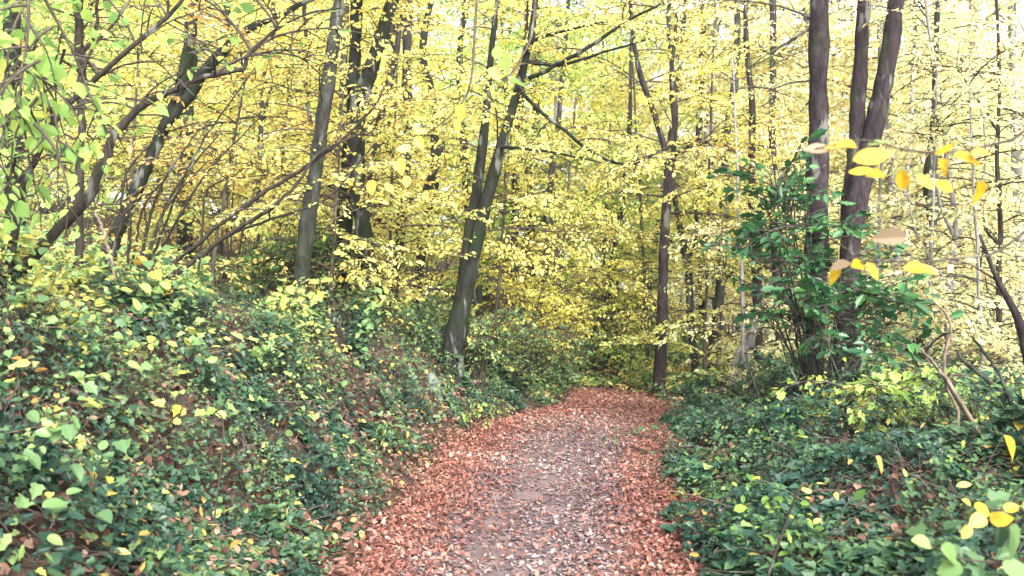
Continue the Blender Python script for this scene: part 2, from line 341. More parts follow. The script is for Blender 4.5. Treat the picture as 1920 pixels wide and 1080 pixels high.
def cover(n, xf, yr, mask, mat, name, label, cat, L, shape, ratio, lift, tilt, hue_bias=0., down=.5, stems=True):
    """creeping leaves held a little above the soil, in cushions"""
    y = rng.uniform(*yr, n); x = xf(y, rng.uniform(0, 1, n))
    w = mask(x, y); ok = rng.uniform(0, 1, n) < w; x, y = x[ok], y[ok]; k = len(x)
    nn = normal_at(x, y); cush = np.clip(.5 + .5 * n_patch(x * 1.3 + 9, y * 1.3), 0.05, 1.4)
    hh = rng.uniform(0, 1, k) ** .7 * lift * cush * np.clip(.15 + np.maximum(x - XR(y), XL(y) - x) / .9, .15, 1)
    p = np.stack([x, y, height(x, y)], 1) + nn * (.02 + hh)[:, None]
    n2 = nn * .7 + np.array([0, -.25, .55]) + jitter(k, tilt); n2 /= np.linalg.norm(n2, axis=1)[:, None]
    u = jitter(k, 1) + np.array([0, -.2, -down]); u -= n2 * (u * n2).sum(1)[:, None]
    g = Geo(); hue = np.clip(.48 + rng.normal(0, .2, k) + .17 * n_hue(x, y) + .12 * n_patch2(x + 9, y) + hue_bias, 0, 1)
    hue = np.maximum(hue, .14); hue = np.where(rng.uniform(0, 1, k) < .045, rng.uniform(0, .12, k), hue)
    Lk_ = rng.uniform(*L, k) * np.clip(1 + .3 * n_patch2(x + 2, y - 7) + .15 * n_patch(x, y + 3), .55, 1.6); mix = rng.uniform(0, 1, k) < (.55 if shape == 'maple' else -1)
    leaves(g, p[~mix], u[~mix], n2[~mix], Lk_[~mix], ratio, shape, .22, .15, hue[~mix])
    if mix.any(): leaves(g, p[mix], u[mix], n2[mix], Lk_[mix], .74, 'roundfine', .3, .2, hue[mix])
    if stems:
        pick = rng.choice(k, k // 14, replace=False)
        for a in pick:
            d = rng.normal(0, 1, 2); d /= np.linalg.norm(d); s = rng.uniform(.15, .5)
            xs = x[a] + d[0] * s * np.linspace(0, 1, 4); ys = y[a] + d[1] * s * np.linspace(0, 1, 4)
            zs = height(xs, ys) + np.array([.01, .5, .9, 1.05]) * max(hh[a], .03)
            tube(g, np.stack([xs, ys, zs], 1), np.array([.004, .0035, .003, .0015]), 3, 1)
    return tag(g.build(name, [mat, TWIG]), label, cat, kind='stuff')
lb = lambda y, r: XL(y) - .12 - 5.5 * r ** 1.25
dL = lambda x, y: XL(y) - x
gap = lambda x, y, a=.25: sm((n_patch(x, y) + .9 + a) / .9) * sm((n_patch2(x + 3, y) + 1.35) / .8)
cover(215000, lb, (1.2, 14.5), lambda x, y: (.42 + .58 * gap(x, y, .35)) * (1 - .85 * sm((y - 5.6) / 1.2) * sm((10.6 - y) / 1) * sm((1.45 - dL(x, y)) / .5) * sm((n_patch2(x * .8, y * .8 + 4) + n_patch(x + 5, y) * .5 + .45) / .6)) * sm((dL(x, y) - .08 + .15 * n_patch2(x, y) + .08 * n_patch(x, y)) / .6) * (1 - .55 * sm((dL(x, y) - 3) / 2)), IVY,
      'ivy_carpet', 'small dark ivy leaves matting the left bank', 'ivy', (.021, .046), 'ivy', .85, .26, .5)
cover(56000, lb, (2.9, 12), lambda x, y: sm((dL(x, y) - 1.2 + .4 * n_patch2(x, y)) / .9) * sm((n_patch(x + 20, y) + .7 + .6 * sm((6.5 - y) / 2)) / .8), PALEGRN,
      'broadleaf_undergrowth', 'pale green bramble and seedling leaves over the top of the left bank', 'undergrowth', (.032, .076), 'maple', .8, .5, .5, -.06)
rb = lambda y, r: XR(y) + .02 + 5.0 * r ** 1.2
dR = lambda x, y: x - XR(y)
cover(98000, rb, (1.2, 12.5), lambda x, y: (.65 + .35 * gap(x + 40, y, .5)) * sm((dR(x, y) - .10 + .17 * n_patch2(x, y) + .08 * n_patch(x, y)) / .5) * (1 - .5 * sm((dR(x, y) - 3) / 2)), LAUREL,
      'dark_ivy_mound', 'glossy dark green ivy heaped on the right bank', 'ivy', (.03, .064), 'ivy', .8, .36, .5)
cover(9000, rb, (1.3, 8), lambda x, y: sm((n_patch(x + 70, y - 5) - .2) / .6) * sm((dR(x, y) - .1) / .4), GRN,
      'bramble_undergrowth', 'fresh green bramble leaves poking through the right ivy', 'undergrowth', (.03, .062), 'beech', .66, .5, .5, -.05)
cover(36000, lambda y, r: -6 + 11 * r, (11.9, 21), lambda x, y: sm((n_patch(x + 11, y) + 1.1) / .8) * sm((np.maximum(np.maximum(x - XR(y), XL(y) - x) - .05, y - 13.9) + .1 * n_patch2(x, y)) / .35), PALEGRN,
      'green_undergrowth', 'low grey green undergrowth where the path bends out of sight', 'undergrowth', (.05, .1), 'beech', .7, .45, .4, .18)
cover(16000, lambda y, r: 3 + 10 * r, (8.5, 24), lambda x, y: sm((n_patch(x + 31, y) + .6) / .8), GRN,
      'far_bramble_undergrowth', 'low green brambles below the trees on the right slope', 'undergrowth', (.06, .11), 'beech', .7, .5, .4, .05)

def dead_twigs(n, xs, ys, name, label):
    g = Geo()
    for _ in range(n):
        x, y = rng.uniform(*xs), rng.uniform(*ys)
        if XL(y) - .15 < x < XR(y) + .1: continue
        a = rng.uniform(0, 6.28); l = rng.uniform(.15, .7); el = rng.uniform(-.1, .9); t = np.linspace(0, 1, 6); b = rng.normal(0, .25)
        px = x + np.cos(a) * l * t * math.cos(el) + b * l * t * (1 - t); py = y + np.sin(a) * l * t * math.cos(el)
        pz = hgt(x, y) + .02 + l * math.sin(el) * t - .35 * l * t * t * max(el, 0); pz = np.maximum(pz, height(px, py) + .01)
        tube(g, np.stack([px, py, pz], 1), np.linspace(rng.uniform(.002, .006), .0012, 6), 4, 0 if rng.uniform() < .7 else 1)
    tag(g.build(name, [TWIG, PALEB]), label, 'twigs', kind='stuff')
dead_twigs(650, (-5.5, -.6), (1.8, 12), 'bank_twigs', 'dead twigs and bare bramble stalks among the ivy of the left bank')
dead_twigs(420, (1, 6), (1.8, 12), 'mound_twigs', 'dead twigs and bare bramble stalks among the ivy of the right bank')
n = 800
x = np.r_[rng.uniform(-6, -.6, n), rng.uniform(1, 5, 380)]; y = np.r_[rng.uniform(1.6, 12, n), rng.uniform(1.6, 9, 380)]; ok = (x < XL(y) - .05) | (x > XR(y) + .05); x, y = x[ok], y[ok]
g = Geo(); scatter_flat(g, x, y, rng.uniform(.04, .075, len(x)), rng.uniform(0, 1, len(x)), 0, .6, .24)
tag(g.build('fallen_yellow_leaves', OCH), 'fallen yellow and orange leaves resting on the ivy of both banks', 'fallen leaves', kind='stuff')

# ------------------------------------------------------------------ sprays of leaves
UP = np.array([0, 0, 1.])
def make_spray(L, leaf=.07, step=.05, droop=.22, nsub=None, tert=True, flat=.85, leafdroop=.15, spread=1.0):
    """one leafy bough along +x, layered flat like beech: returns leaf arrays and twig polylines"""
    tw = []; lp, lu = [], []
    n = 9; t = np.linspace(0, 1, n); wig = np.cumsum(rng.normal(0, .03, n)) * L * .4
    main = np.stack([t * L, wig, L * (.30 * t - (.30 + droop) * t ** 2)], 1)
    tw.append((main, np.linspace(.014, .004, n) * (L / 2) ** .5))
    def grow(pts, lvl, step):
        d = np.r_[0, np.cumsum(np.linalg.norm(np.diff(pts, axis=0), axis=1))]; tot = d[-1]
        s = np.arange(step * (1.5 if lvl else 4), tot, step)
        if len(s) == 0: return
        pos = np.stack([np.interp(s, d, pts[:, i]) for i in range(3)], 1)
        tan = np.stack([np.interp(s, d, np.gradient(pts[:, i], d + np.arange(len(d)) * 1e-6)) for i in range(3)], 1)
        side = np.where(np.arange(len(s)) % 2, 1, -1) * rng.uniform(.6, 1.2, len(s))
        ang = side * .85; c, q = np.cos(ang), np.sin(ang)
        u = np.stack([tan[:, 0] * c - tan[:, 1] * q, tan[:, 0] * q + tan[:, 1] * c, tan[:, 2] - leafdroop * rng.uniform(0, 2, len(s))], 1)
        lp.append(pos); lu.append(u)
    grow(main[4:], 0, step)
    ns = nsub or int(L / .15)
    for k in range(ns):
        tt = .12 + .86 * (k + rng.uniform(0, .8)) / ns
        o = np.array([np.interp(tt, t, main[:, i]) for i in range(3)]); sd = 1 if k % 2 else -1
        a = sd * rng.uniform(.65, 1.15) * spread; sl = L * .46 * (1.05 - .75 * tt) * rng.uniform(.6, 1.2)
        w = np.linspace(0, 1, 5)
        bend = -sd * .25 * w ** 2
        sub = o + np.stack([sl * w * np.cos(a), sl * (w * np.sin(a) + bend * .3), sl * (.10 * w - (.1 + droop) * w ** 2) + rng.normal(0, .05) * sl * w], 1)
        tw.append((sub, np.linspace(.0075, .003, 5)))
        grow(sub, 1, step)
        if tert:
            nt = int(sl / .13)
            for j in range(nt):
                t2 = .2 + .75 * (j + rng.uniform(0, .8)) / nt
                o2 = np.array([np.interp(t2, w, sub[:, i]) for i in range(3)]); a2 = a + (1 if j % 2 else -1) * rng.uniform(.6, 1.1)
                tl = sl * .42 * (1.1 - t2) * rng.uniform(.6, 1.3) + .06
                w3 = np.linspace(0, 1, 3)
                ter = o2 + np.stack([tl * w3 * np.cos(a2), tl * w3 * np.sin(a2), -droop * tl * w3 ** 2 + rng.normal(0, .1) * tl * w3], 1)
                tw.append((ter, np.array([.003, .0025, .0015]))); grow(ter, 1, step)
    lp, lu = np.concatenate(lp), np.concatenate(lu); k = len(lp)
    nn = UP + jitter(k, flat)
    return dict(p=lp, u=lu, n=nn, L=leaf * np.clip(rng.lognormal(-.08, .3, k), .4, 1.55), tw=tw)
def rotz(a): c, s = math.cos(a), math.sin(a); return np.array([[c, -s, 0], [s, c, 0], [0, 0, 1]])
def roty(a): c, s = math.cos(a), math.sin(a); return np.array([[c, 0, s], [0, 1, 0], [-s, 0, c]])
def rotx(a): c, s = math.cos(a), math.sin(a); return np.array([[1, 0, 0], [0, c, -s], [0, s, c]])
def put_spray(g, sp, o, az, el=0., roll=0., s=1., hue0=0., thin=0., shape='beech', ratio=.62, twigs=1, lmat=0, tmat=1, curl=.12):
    M = rotz(az) @ roty(-el) @ rotx(roll); k = len(sp['p'])
    m = rng.uniform(0, 1, k) >= thin
    hue = np.clip(rng.normal(.5, .24, k) + hue0, 0, 1)[m]
    leaves(g, sp['p'][m] @ M.T * s + o, sp['u'][m] @ M.T, sp['n'][m] @ M.T, sp['L'][m] * min(s, 1.15), ratio, shape, .22, curl, hue, lmat)
    if twigs:
        for i, (p, r) in enumerate(sp['tw']):
            if twigs < 2 and i and len(p) < 5: continue
            tube(g, p @ M.T * s + o, r, 4 if i == 0 else 3, tmat, .5, smooth=True)
SP = {L: [make_spray(L, .064, .042) for _ in range(4)] for L in (.7, 1.2, 1.9, 2.7)}
SPB = {L: [make_spray(L, .10, .085) for _ in range(4)] for L in (1.9, 2.8, 3.8)}         # for trees further off
SPH = {L: [make_spray(L, .085, .06, .3, None, True, .5, .5) for _ in range(3)] for L in (.7, 1.2, 1.9)}
def pick(D, L): return D[min(D, key=lambda q: abs(q - L))][rng.integers(0, 3)]

# ------------------------------------------------------------------ trees
WS = .82
def stem_pts(px, n=28, Y2=None):
    """px: list of (px, py, Y, width_px); the foot is carried down to the ground"""
    pts = [P(a, b, Y) for a, b, Y, w in px]; r = [w * WS / 2 / F0 * Y for a, b, Y, w in px]
    p0, d = pts[0], pts[0] - pts[1]; z = hgt(p0[0], p0[1])
    if p0[2] > z - .05:
        f = np.array([p0[0] + d[0] * .2 * (p0[2] - z), p0[1], z - .12])
        pts.insert(0, f); r.insert(0, r[0] * 1.18)
    A = catmull(np.column_stack([np.array(pts), r]), n)
    return A[:, :3], np.maximum(A[:, 3], .002)
def flare(p, r):
    s = np.r_[0, np.cumsum(np.linalg.norm(np.diff(p, axis=0), axis=1))]
    return r * (1 + .6 * np.exp(-s / .2))
def trunk_part(root, px, mat, name='trunk', sides=16, rough=.045, base=None, fl=True, n=30):
    p, r = stem_pts(px, n) if fl else (lambda A: (A[:, :3], np.maximum(A[:, 3], .0015)))(catmull(np.array([[*P(a, b, Y), w * WS / 2 / F0 * Y] for a, b, Y, w in px]), n))
    k = rng.normal(0, 1, p.shape); k[1:-1] = .6 * k[1:-1] + .2 * (k[:-2] + k[2:]); k[0] = 0; k[-1] *= .3
    p = p + k * r[:, None] * (.045 if fl and r.max() > .07 else .38); r = r * (1 + np.clip(rng.normal(0, .07, len(r)), -.1, .25))
    g = Geo(); tube(g, p, flare(p, r) if fl else r, sides, 0, .5, rough, seed=int(rng.integers(999)))
    g.build(name, mat, root, base); return p, r
def tree(name, label, stems, bark, leaf, crown, group=None, cat='tree', limbs=(), rootY=None, shape='beech', ratio=.62):
    """stems: px lists. crown: list of dicts (stem, t0, t1, n, L, az, el, thin, hue, D)"""
    p0, _ = stem_pts(stems[0], 6); base = np.array([p0[0][0], p0[0][1], hgt(p0[0][0], p0[0][1])])
    root = thing(name, label, cat, base, group); S_ = []
    for k, s in enumerate(stems): S_.append(trunk_part(root, s, bark, 'trunk', base=base))
    for l in limbs: S_.append(trunk_part(root, l, bark, 'limb', 8, .03, base, False, 24))
    if crown:
        g = Geo()
        for c in crown:
            p, r = S_[c.get('stem', 0)]
            for _ in range(c['n']):
                t = rng.uniform(c.get('t0', .3), c.get('t1', 1)); j = t * (len(p) - 1); a = int(j); o = p[a] + (p[min(a + 1, len(p) - 1)] - p[a]) * (j - a)
                L = rng.uniform(*c.get('L', (.8, 2))); az = R(rng.uniform(*c.get('az', (0, 360)))); el = R(rng.uniform(*c.get('el', (-5, 30))))
                put_spray(g, pick(c.get('D', SP), L), o, az, el, rng.normal(0, .45), 1, c.get('hue', 0) + rng.normal(0, .17), np.clip(c.get('thin', 0) + rng.normal(.02, .16), 0, .6), shape, ratio, c.get('twigs', 2))
        g.build('crown', [leaf, TWIG], root, base)
    return root

# --- the leaning hazel on the left bank, two stems from one stool, and its pale hanging leaves
WS = .52
root = tree('leaning_hazel', 'dark leaning many-stemmed hazel on the left bank, arching over with a bent elbow', [
    [(15, 540, 5.0, 52), (70, 470, 5.0, 44), (150, 390, 5.05, 40), (188, 320, 5.1, 34), (208, 265, 5.15, 32), (255, 205, 5.2, 26), (330, 165, 5.3, 22), (400, 138, 5.4, 19), (455, 130, 5.5, 17)],
    [(12, 545, 4.9, 36), (30, 400, 4.85, 24), (60, 310, 4.8, 22), (110, 215, 4.8, 20), (180, 145, 4.85, 19), (250, 80, 4.9, 17), (330, 5, 5.0, 14), (390, -70, 5, 10)]],
    BROWN, LIME, [], limbs=[
    [(455, 130, 5.5, 16), (470, 95, 5.5, 13), (520, 50, 5.6, 10), (580, 22, 5.7, 8), (640, 12, 5.8, 5)],
    [(150, 140, 4.85, 13), (170, 90, 4.9, 11), (215, 35, 4.95, 10), (250, -20, 5, 8)],
    [(185, 140, 4.9, 10), (240, 118, 5, 7), (310, 113, 5.1, 4)],
    [(80, 262, 4.8, 12), (95, 225, 4.7, 9), (75, 150, 4.6, 7), (40, 60, 4.4, 5), (30, -40, 4.3, 4)],
    [(262, 100, 4.9, 6), (262, 50, 4.9, 5), (270, -10, 4.9, 4)]])
hz_base = np.array(root.location); WS = .82
g = Geo()
for (a, b, Y, L, n) in [(60, -30, 4.0, 1.2, 3), (40, 70, 4.0, .7, 3), (70, 170, 4.1, .7, 3), (30, 260, 4.3, .7, 2), (20, 330, 4.4, .7, 1), (95, 60, 4.2, .7, 2), (10, 150, 4.0, .7, 2), (50, 120, 4, .7, 2), (5, 240, 4.1, .7, 1)]:
    for _ in range(n):
        put_spray(g, pick(SPH, L), P(a + rng.normal(0, 25), b + rng.normal(0, 20), Y + rng.normal(0, .2)), R(rng.uniform(0, 360)), R(rng.uniform(-70, -25)), rng.normal(0, .4), .8, .05, .35, 'round', .72, 1)
for (a, b, Y) in [(208, 265, 5.15), (255, 205, 5.2), (330, 165, 5.3), (400, 138, 5.4), (250, 80, 4.9), (110, 215, 4.8), (180, 145, 4.85), (520, 50, 5.6), (470, 95, 5.5), (60, 310, 4.8), (310, 30, 5)]:
    for _ in range(2): put_spray(g, pick(SPH, rng.uniform(.6, 1.2)), P(a, b, Y), R(rng.uniform(0, 360)), R(rng.uniform(-10, 60)), rng.normal(0, .6), rng.uniform(.6, 1), .1, .86, 'round', .72, 2)
g.build('crown', [LIME, TWIG], root, hz_base)

tree('slender_hazel_stem', 'thin upright grey stem standing just behind the leaning hazel', [[(146, 480, 6.4, 18), (146, 370, 6.4, 17), (151, 250, 6.4, 17), (147, 120, 6.4, 18), (145, -40, 6.4, 16)]],
     BROWN, LIME, [dict(n=4, t0=.75, L=(.5, .9), D=SPH, thin=.4)], shape='round', ratio=.72, limbs=[[(146, 105, 6.4, 10), (175, 60, 6.4, 8), (178, -20, 6.4, 6)]])

tree('crooked_oak', 'rough leaning trunk with a thick dark limb reaching up right behind the hazel', [
    [(205, 470, 9, 32), (235, 400, 9, 30), (282, 290, 9.1, 28), (335, 170, 9.2, 26), (355, 60, 9.3, 24), (365, -60, 9.4, 22)]], MOSSY, YEL,
    [dict(stem=1, n=5, t0=.3, L=(.8, 1.4)), dict(n=8, t0=.5, L=(.8, 1.6), thin=.3)],
    limbs=[[(300, 250, 9.1, 26), (345, 185, 9.1, 24), (395, 118, 9.1, 24), (450, 62, 9.1, 20), (550, 12, 9.2, 12), (600, -15, 9.2, 8)]])

tree('grey_leaning_tree', 'pale grey mossy trunk leaning right from the crest of the left bank', [
    [(556, 640, 9, 46), (570, 470, 9, 36), (590, 330, 9, 33), (612, 160, 9, 31), (634, 0, 9, 23), (650, -120, 9, 19)]], GREY, YEL,
    [dict(n=9, t0=.25, t1=.8, L=(.7, 1.5), az=(150, 400), thin=.25), dict(n=6, t0=.8, L=(1, 2))])

tree('mossy_twin_tree', 'dark green mossy upright trunk between the grey leaning tree and the forked one', [
    [(648, 555, 10.6, 34), (645, 420, 10.6, 34), (655, 300, 10.6, 34), (662, 170, 10.6, 30), (668, 0, 10.6, 24), (672, -100, 10.6, 20)]], MOSSY, YEL,
    [dict(n=15, t0=.3, L=(.7, 1.6), az=(180, 400), thin=.2)])
tree('forked_mossy_tree', 'dark trunk bowed at the foot, its upper stem leaning right over the bank', [
    [(703, 565, 10.2, 46), (682, 440, 10.2, 38), (668, 320, 10.2, 40), (672, 210, 10.2, 42), (700, 110, 10.2, 34), (735, 0, 10.2, 30), (765, -100, 10.2, 24)]], MOSSY, YEL,
    [dict(n=18, t0=.3, L=(.7, 1.6), az=(150, 400), thin=.25)], limbs=[[(663, 250, 10.15, 22), (658, 150, 10.1, 20), (664, 40, 10.1, 18), (660, -60, 10.1, 16)]])
tree('thin_arched_tree', 'slim dark trunk arching right just behind the forked mossy tree', [
    [(672, 560, 12, 15), (690, 380, 12, 15), (702, 280, 12, 15), (722, 180, 12, 15), (748, 70, 12, 14), (765, -60, 12, 12)]], DARK, YEL, [dict(n=8, t0=.3, L=(.8, 1.6), thin=.2)])
tree('straight_dark_tree', 'straight dark trunk half hidden by gold leaves left of the path tree', [
    [(738, 560, 12.4, 22), (752, 420, 12.4, 24), (764, 280, 12.4, 20), (762, 130, 12.4, 22), (765, -60, 12.4, 20)]], DARK, YEL,
    [dict(n=14, t0=.15, L=(.8, 1.8), az=(150, 400))], limbs=[[(756, 380, 12.4, 14), (795, 360, 12.3, 13), (822, 300, 12.2, 15), (835, 250, 12.2, 9)]])
tree('mossy_pole_tree', 'tall thin mossy trunk rising into the gold canopy above the bank', [
    [(780, 570, 14, 22), (800, 400, 14, 24), (815, 330, 14, 22), (810, 180, 14, 17), (792, 90, 14, 16), (820, -60, 14, 14)]], MOSSY, LEM, [dict(n=16, t0=.2, L=(1, 2))])

tree('path_side_tree', 'dark twin-stemmed tree leaning right at the left edge of the path', [
    [(838, 700, 10.5, 44), (862, 590, 10.5, 42), (886, 480, 10.5, 34), (908, 390, 10.5, 32), (930, 310, 10.5, 26), (955, 220, 10.5, 22), (980, 130, 10.5, 18), (998, 50, 10.5, 15), (1010, -60, 10.5, 12)],
    [(858, 600, 10.5, 26), (872, 500, 10.5, 26), (886, 400, 10.6, 25), (902, 300, 10.7, 24), (912, 200, 10.8, 18), (925, 60, 10.9, 14), (940, -60, 11, 10)]], MOSSY, YEL,
    [dict(n=18, t0=.35, L=(.8, 1.8), az=(200, 420)), dict(stem=1, n=6, t0=.5, L=(.7, 1.5), az=(120, 240)), dict(stem=2, n=8, t0=.2, L=(.7, 1.3)), dict(stem=3, n=9, t0=.15, L=(.7, 1.4), el=(-25, 15))],
    limbs=[[(992, 145, 10.4, 11), (1035, 125, 10.3, 10), (1100, 88, 10.2, 9), (1165, 45, 10.2, 8), (1240, 5, 10.1, 5)],
           [(972, 160, 10.4, 10), (1010, 205, 10.2, 9), (1060, 245, 10, 8), (1120, 290, 9.9, 7), (1180, 308, 9.8, 6), (1235, 285, 9.7, 4)],
           [(940, 275, 10.4, 8), (1000, 280, 10.2, 6), (1075, 292, 10, 5), (1130, 305, 9.9, 3)],
           [(985, 95, 10.4, 9), (1010, 70, 10.3, 8), (1080, 50, 10.2, 6), (1140, 38, 10.1, 4)],
           [(992, 115, 10.4, 10), (1050, 120, 10.3, 9), (1105, 105, 10.2, 7), (1220, 70, 10.1, 4)]])

tree('bend_tree', 'straight dark trunk at the outer edge of the path bend', [
    [(1235, 748, 12.9, 29), (1240, 620, 12.9, 26), (1245, 480, 12.9, 23), (1252, 360, 12.9, 20), (1250, 290, 12.9, 17), (1228, 215, 12.9, 13), (1198, 125, 12.9, 12), (1185, 30, 12.9, 9), (1180, -60, 12.9, 7)]], PURP, LEM,
    [dict(n=16, t0=.4, L=(.9, 2.1), az=(150, 390)), dict(stem=1, n=5, t0=.3, L=(.8, 1.6)), dict(n=5, t0=.22, t1=.4, L=(.6, 1.2), thin=.2), dict(stem=2, n=5, t0=.2, L=(.6, 1.2))],
    limbs=[[(1250, 285, 12.9, 13), (1264, 240, 12.9, 11), (1260, 150, 12.9, 10), (1270, 20, 12.9, 7)], [(1252, 300, 12.8, 9), (1290, 275, 12.6, 7), (1330, 265, 12.4, 4)]])
tree('slim_grey_tree', 'slim grey curving trunk just right of the bend tree', [
    [(1305, 705, 13.6, 19), (1294, 600, 13.6, 18), (1290, 500, 13.6, 19), (1272, 410, 13.6, 14), (1262, 320, 13.6, 12), (1268, 200, 13.6, 11), (1255, 60, 13.6, 9), (1260, -60, 13.6, 8)]], GREY, YEL,
    [dict(n=14, t0=.2, L=(.8, 1.9))], limbs=[[(1291, 490, 13.6, 11), (1308, 440, 13.6, 9), (1300, 370, 13.6, 7)]])
tree('fluted_grey_tree', 'stouter grey trunk behind the holly, dividing above a mossy foot', [
    [(1337, 680, 14.6, 32), (1348, 570, 14.6, 24), (1358, 420, 14.6, 22), (1360, 280, 14.6, 19), (1382, 130, 14.6, 16), (1385, -60, 14.6, 14)]], GREY, PALE,
    [dict(n=16, t0=.2, L=(.9, 2.1))], limbs=[[(1352, 530, 14.6, 12), (1385, 505, 14.4, 8), (1440, 480, 14.2, 5)]])
tree('holly_side_tree', 'narrow dark trunk showing just left of the holly crown', [
    [(1422, 700, 12.5, 22), (1418, 500, 12.5, 22), (1410, 350, 12.5, 18), (1412, 200, 12.5, 15), (1400, 60, 12.5, 12), (1405, -60, 12.5, 10)]], PURP, YEL, [dict(n=10, t0=.3, L=(.8, 1.7), thin=.2)])

tree('tall_purple_trunk', 'tall straight purple brown trunk behind the holly, first of the group of three', [
    [(1520, 720, 8.6, 52), (1528, 560, 8.6, 48), (1532, 400, 8.6, 46), (1536, 230, 8.6, 44), (1538, 80, 8.6, 41), (1538, -90, 8.6, 39)]], PURP, PALE, [dict(n=5, t0=.8, L=(.8, 1.6))],
    limbs=[[(1520, 52, 8.6, 8), (1480, 78, 8.5, 6), (1440, 100, 8.4, 4), (1400, 130, 8.3, 3)], [(1520, 150, 8.6, 5), (1480, 155, 8.5, 4), (1440, 170, 8.4, 3)]])
tree('forked_purple_tree', 'purple brown trunk forking low into two stems beside the tall straight one', [
    [(1575, 700, 9, 60), (1588, 560, 9, 54), (1600, 420, 9, 48), (1622, 310, 9, 44), (1650, 200, 9, 42), (1668, 110, 9, 40), (1682, 0, 9, 36), (1690, -90, 9, 34)],
    [(1596, 400, 9.1, 40), (1604, 300, 9.1, 36), (1612, 180, 9.1, 34), (1620, 60, 9.1, 30), (1628, -90, 9.1, 28)]], PURP, PALE, [dict(n=4, t0=.8, L=(.8, 1.5))])

# --- slimmer trunks of the wood behind: (name, label, stem, bark, leaf, crown)
def slim(name, label, px, Y, bark, leaf, n, L=(1, 2.4), t0=.12, thin=.1, hue=0, limbs=(), D=None):
    tree(name, label, [[(a, b, Y, w) for a, b, w in px]], bark, leaf, [dict(n=n, t0=t0, L=L, thin=thin, hue=hue, D=D or SPB)], limbs=[[(a, b, Y, w) for a, b, w in l] for l in limbs])
slim('leaning_bend_tree', 'small dark trunk leaning right where the path turns out of sight', [(1098, 695, 30), (1112, 650, 24), (1136, 570, 18), (1152, 470, 14), (1162, 420, 14), (1180, 250, 10), (1185, 60, 8)], 16, DARK, LIME, 16, hue=-.12)
slim('pale_pole_tree', 'thin pale grey pole of a trunk beside a dark one above the path', [(1042, 640, 14), (1044, 450, 12), (1041, 340, 11), (1044, 180, 10), (1048, -60, 8)], 19, GHOST, YEL, 16)
slim('dark_pole_tree', 'thin dark trunk touching the pale pole above the path', [(1018, 640, 17), (1024, 430, 15), (1034, 330, 14), (1048, 220, 12), (1062, 60, 10), (1070, -60, 9)], 17, DARK, YEL, 18)
slim('grey_wood_tree', 'grey trunk seen through gold leaves behind the twin-stemmed path tree', [(985, 640, 22), (992, 420, 20), (995, 350, 20), (1005, 200, 16), (1010, -60, 13)], 22, GREY, YEL, 20)
slim('hidden_brown_tree', 'brown trunk mostly hidden behind the twin-stemmed path tree', [(962, 640, 20), (966, 400, 17), (970, 280, 15), (985, 100, 12), (990, -60, 11)], 18, BROWN, YEL, 18)
slim('far_left_trunk', 'stout dim trunk in the top left corner of the wood', [(28, 500, 40), (24, 250, 38), (18, 60, 34), (15, -60, 32)], 14, MOSSY, LIME, 18, thin=.1)
slim('upright_oak', 'upright dim trunk showing between the branches of the leaning hazel', [(348, 470, 34), (346, 260, 32), (352, 150, 30), (358, -60, 28)], 13, MOSSY, YEL, 16, (.9, 2))
slim('twisted_bank_tree', 'thin dark twisted stem among gold leaves left of the grey leaning tree', [(480, 480, 14), (488, 300, 13), (487, 170, 11), (500, 100, 10), (515, -40, 8)], 14, DARK, OCH, 12, limbs=[[(488, 240, 9), (505, 170, 8), (525, 120, 5)]])
slim('slanting_thin_tree', 'thin slanting dark stem close by the upper grey leaning trunk', [(590, 480, 13), (584, 260, 12), (574, 150, 10), (568, -60, 9)], 14.5, DARK, YEL, 12)
slim('lichen_tree', 'pale lichened trunk behind the two mossy ones on the bank', [(640, 520, 26), (632, 330, 22), (640, 200, 18), (650, -60, 15)], 16, GREY, LEM, 16)
slim('gold_leaning_tree', 'slim trunk leaning left inside the gold canopy above the path tree', [(905, 640, 22), (880, 420, 20), (868, 240, 17), (862, 90, 15), (885, -60, 13)], 15.5, MOSSY, LEM, 20)
slim('twin_far_tree', 'dark broken-topped trunk in the hollow beyond the bend', [(1150, 640, 22), (1154, 520, 20), (1165, 425, 15), (1172, 330, 9), (1175, 220, 7)], 21, DARK, LEM, 16, limbs=[[(1146, 500, 9), (1142, 440, 8), (1150, 380, 6)]])
slim('crossing_tree', 'thin dark trunk crossing behind the bend tree at a slant', [(1205, 640, 12), (1225, 480, 12), (1252, 300, 10), (1278, 100, 9), (1290, -60, 8)], 17, DARK, LIME, 18, hue=-.15)
slim('two_tone_tree', 'straight brown trunk between the slim grey tree and the stouter fluted one', [(1318, 690, 20), (1316, 480, 18), (1310, 300, 16), (1318, 100, 14), (1320, -60, 12)], 18, BROWN, YEL, 18)
slim('holly_hidden_tree', 'dim trunk seen through gaps at the left of the holly leaves', [(1462, 690, 22), (1456, 480, 20), (1450, 300, 18), (1452, 60, 15), (1450, -60, 14)], 15, PURP, PALE, 12, thin=.3)
slim('dark_snag_tree', 'dark knotted trunk on the right slope with a swollen top', [(1722, 660, 26), (1728, 520, 26), (1748, 420, 24), (1745, 340, 34), (1752, 250, 16), (1760, 60, 12), (1765, -60, 10)], 12.5, GREY, PALE, 24, (.8, 1.6), thin=.1, D=SP)
slim('whip_tree', 'thin grey whip of a trunk dividing in the bright right-hand wood', [(1775, 690, 14), (1780, 560, 13), (1792, 430, 12), (1780, 320, 10), (1768, 180, 8), (1740, 20, 6), (1735, -60, 5)], 10, GHOST, PALE, 24, (.7, 1.4), thin=.1, D=SP,
     limbs=[[(1787, 440, 9), (1760, 370, 7), (1748, 290, 5), (1735, 200, 4)], [(1790, 450, 8), (1830, 390, 7), (1850, 290, 5), (1840, 150, 4)], [(1781, 540, 7), (1720, 440, 5), (1700, 330, 4)]])
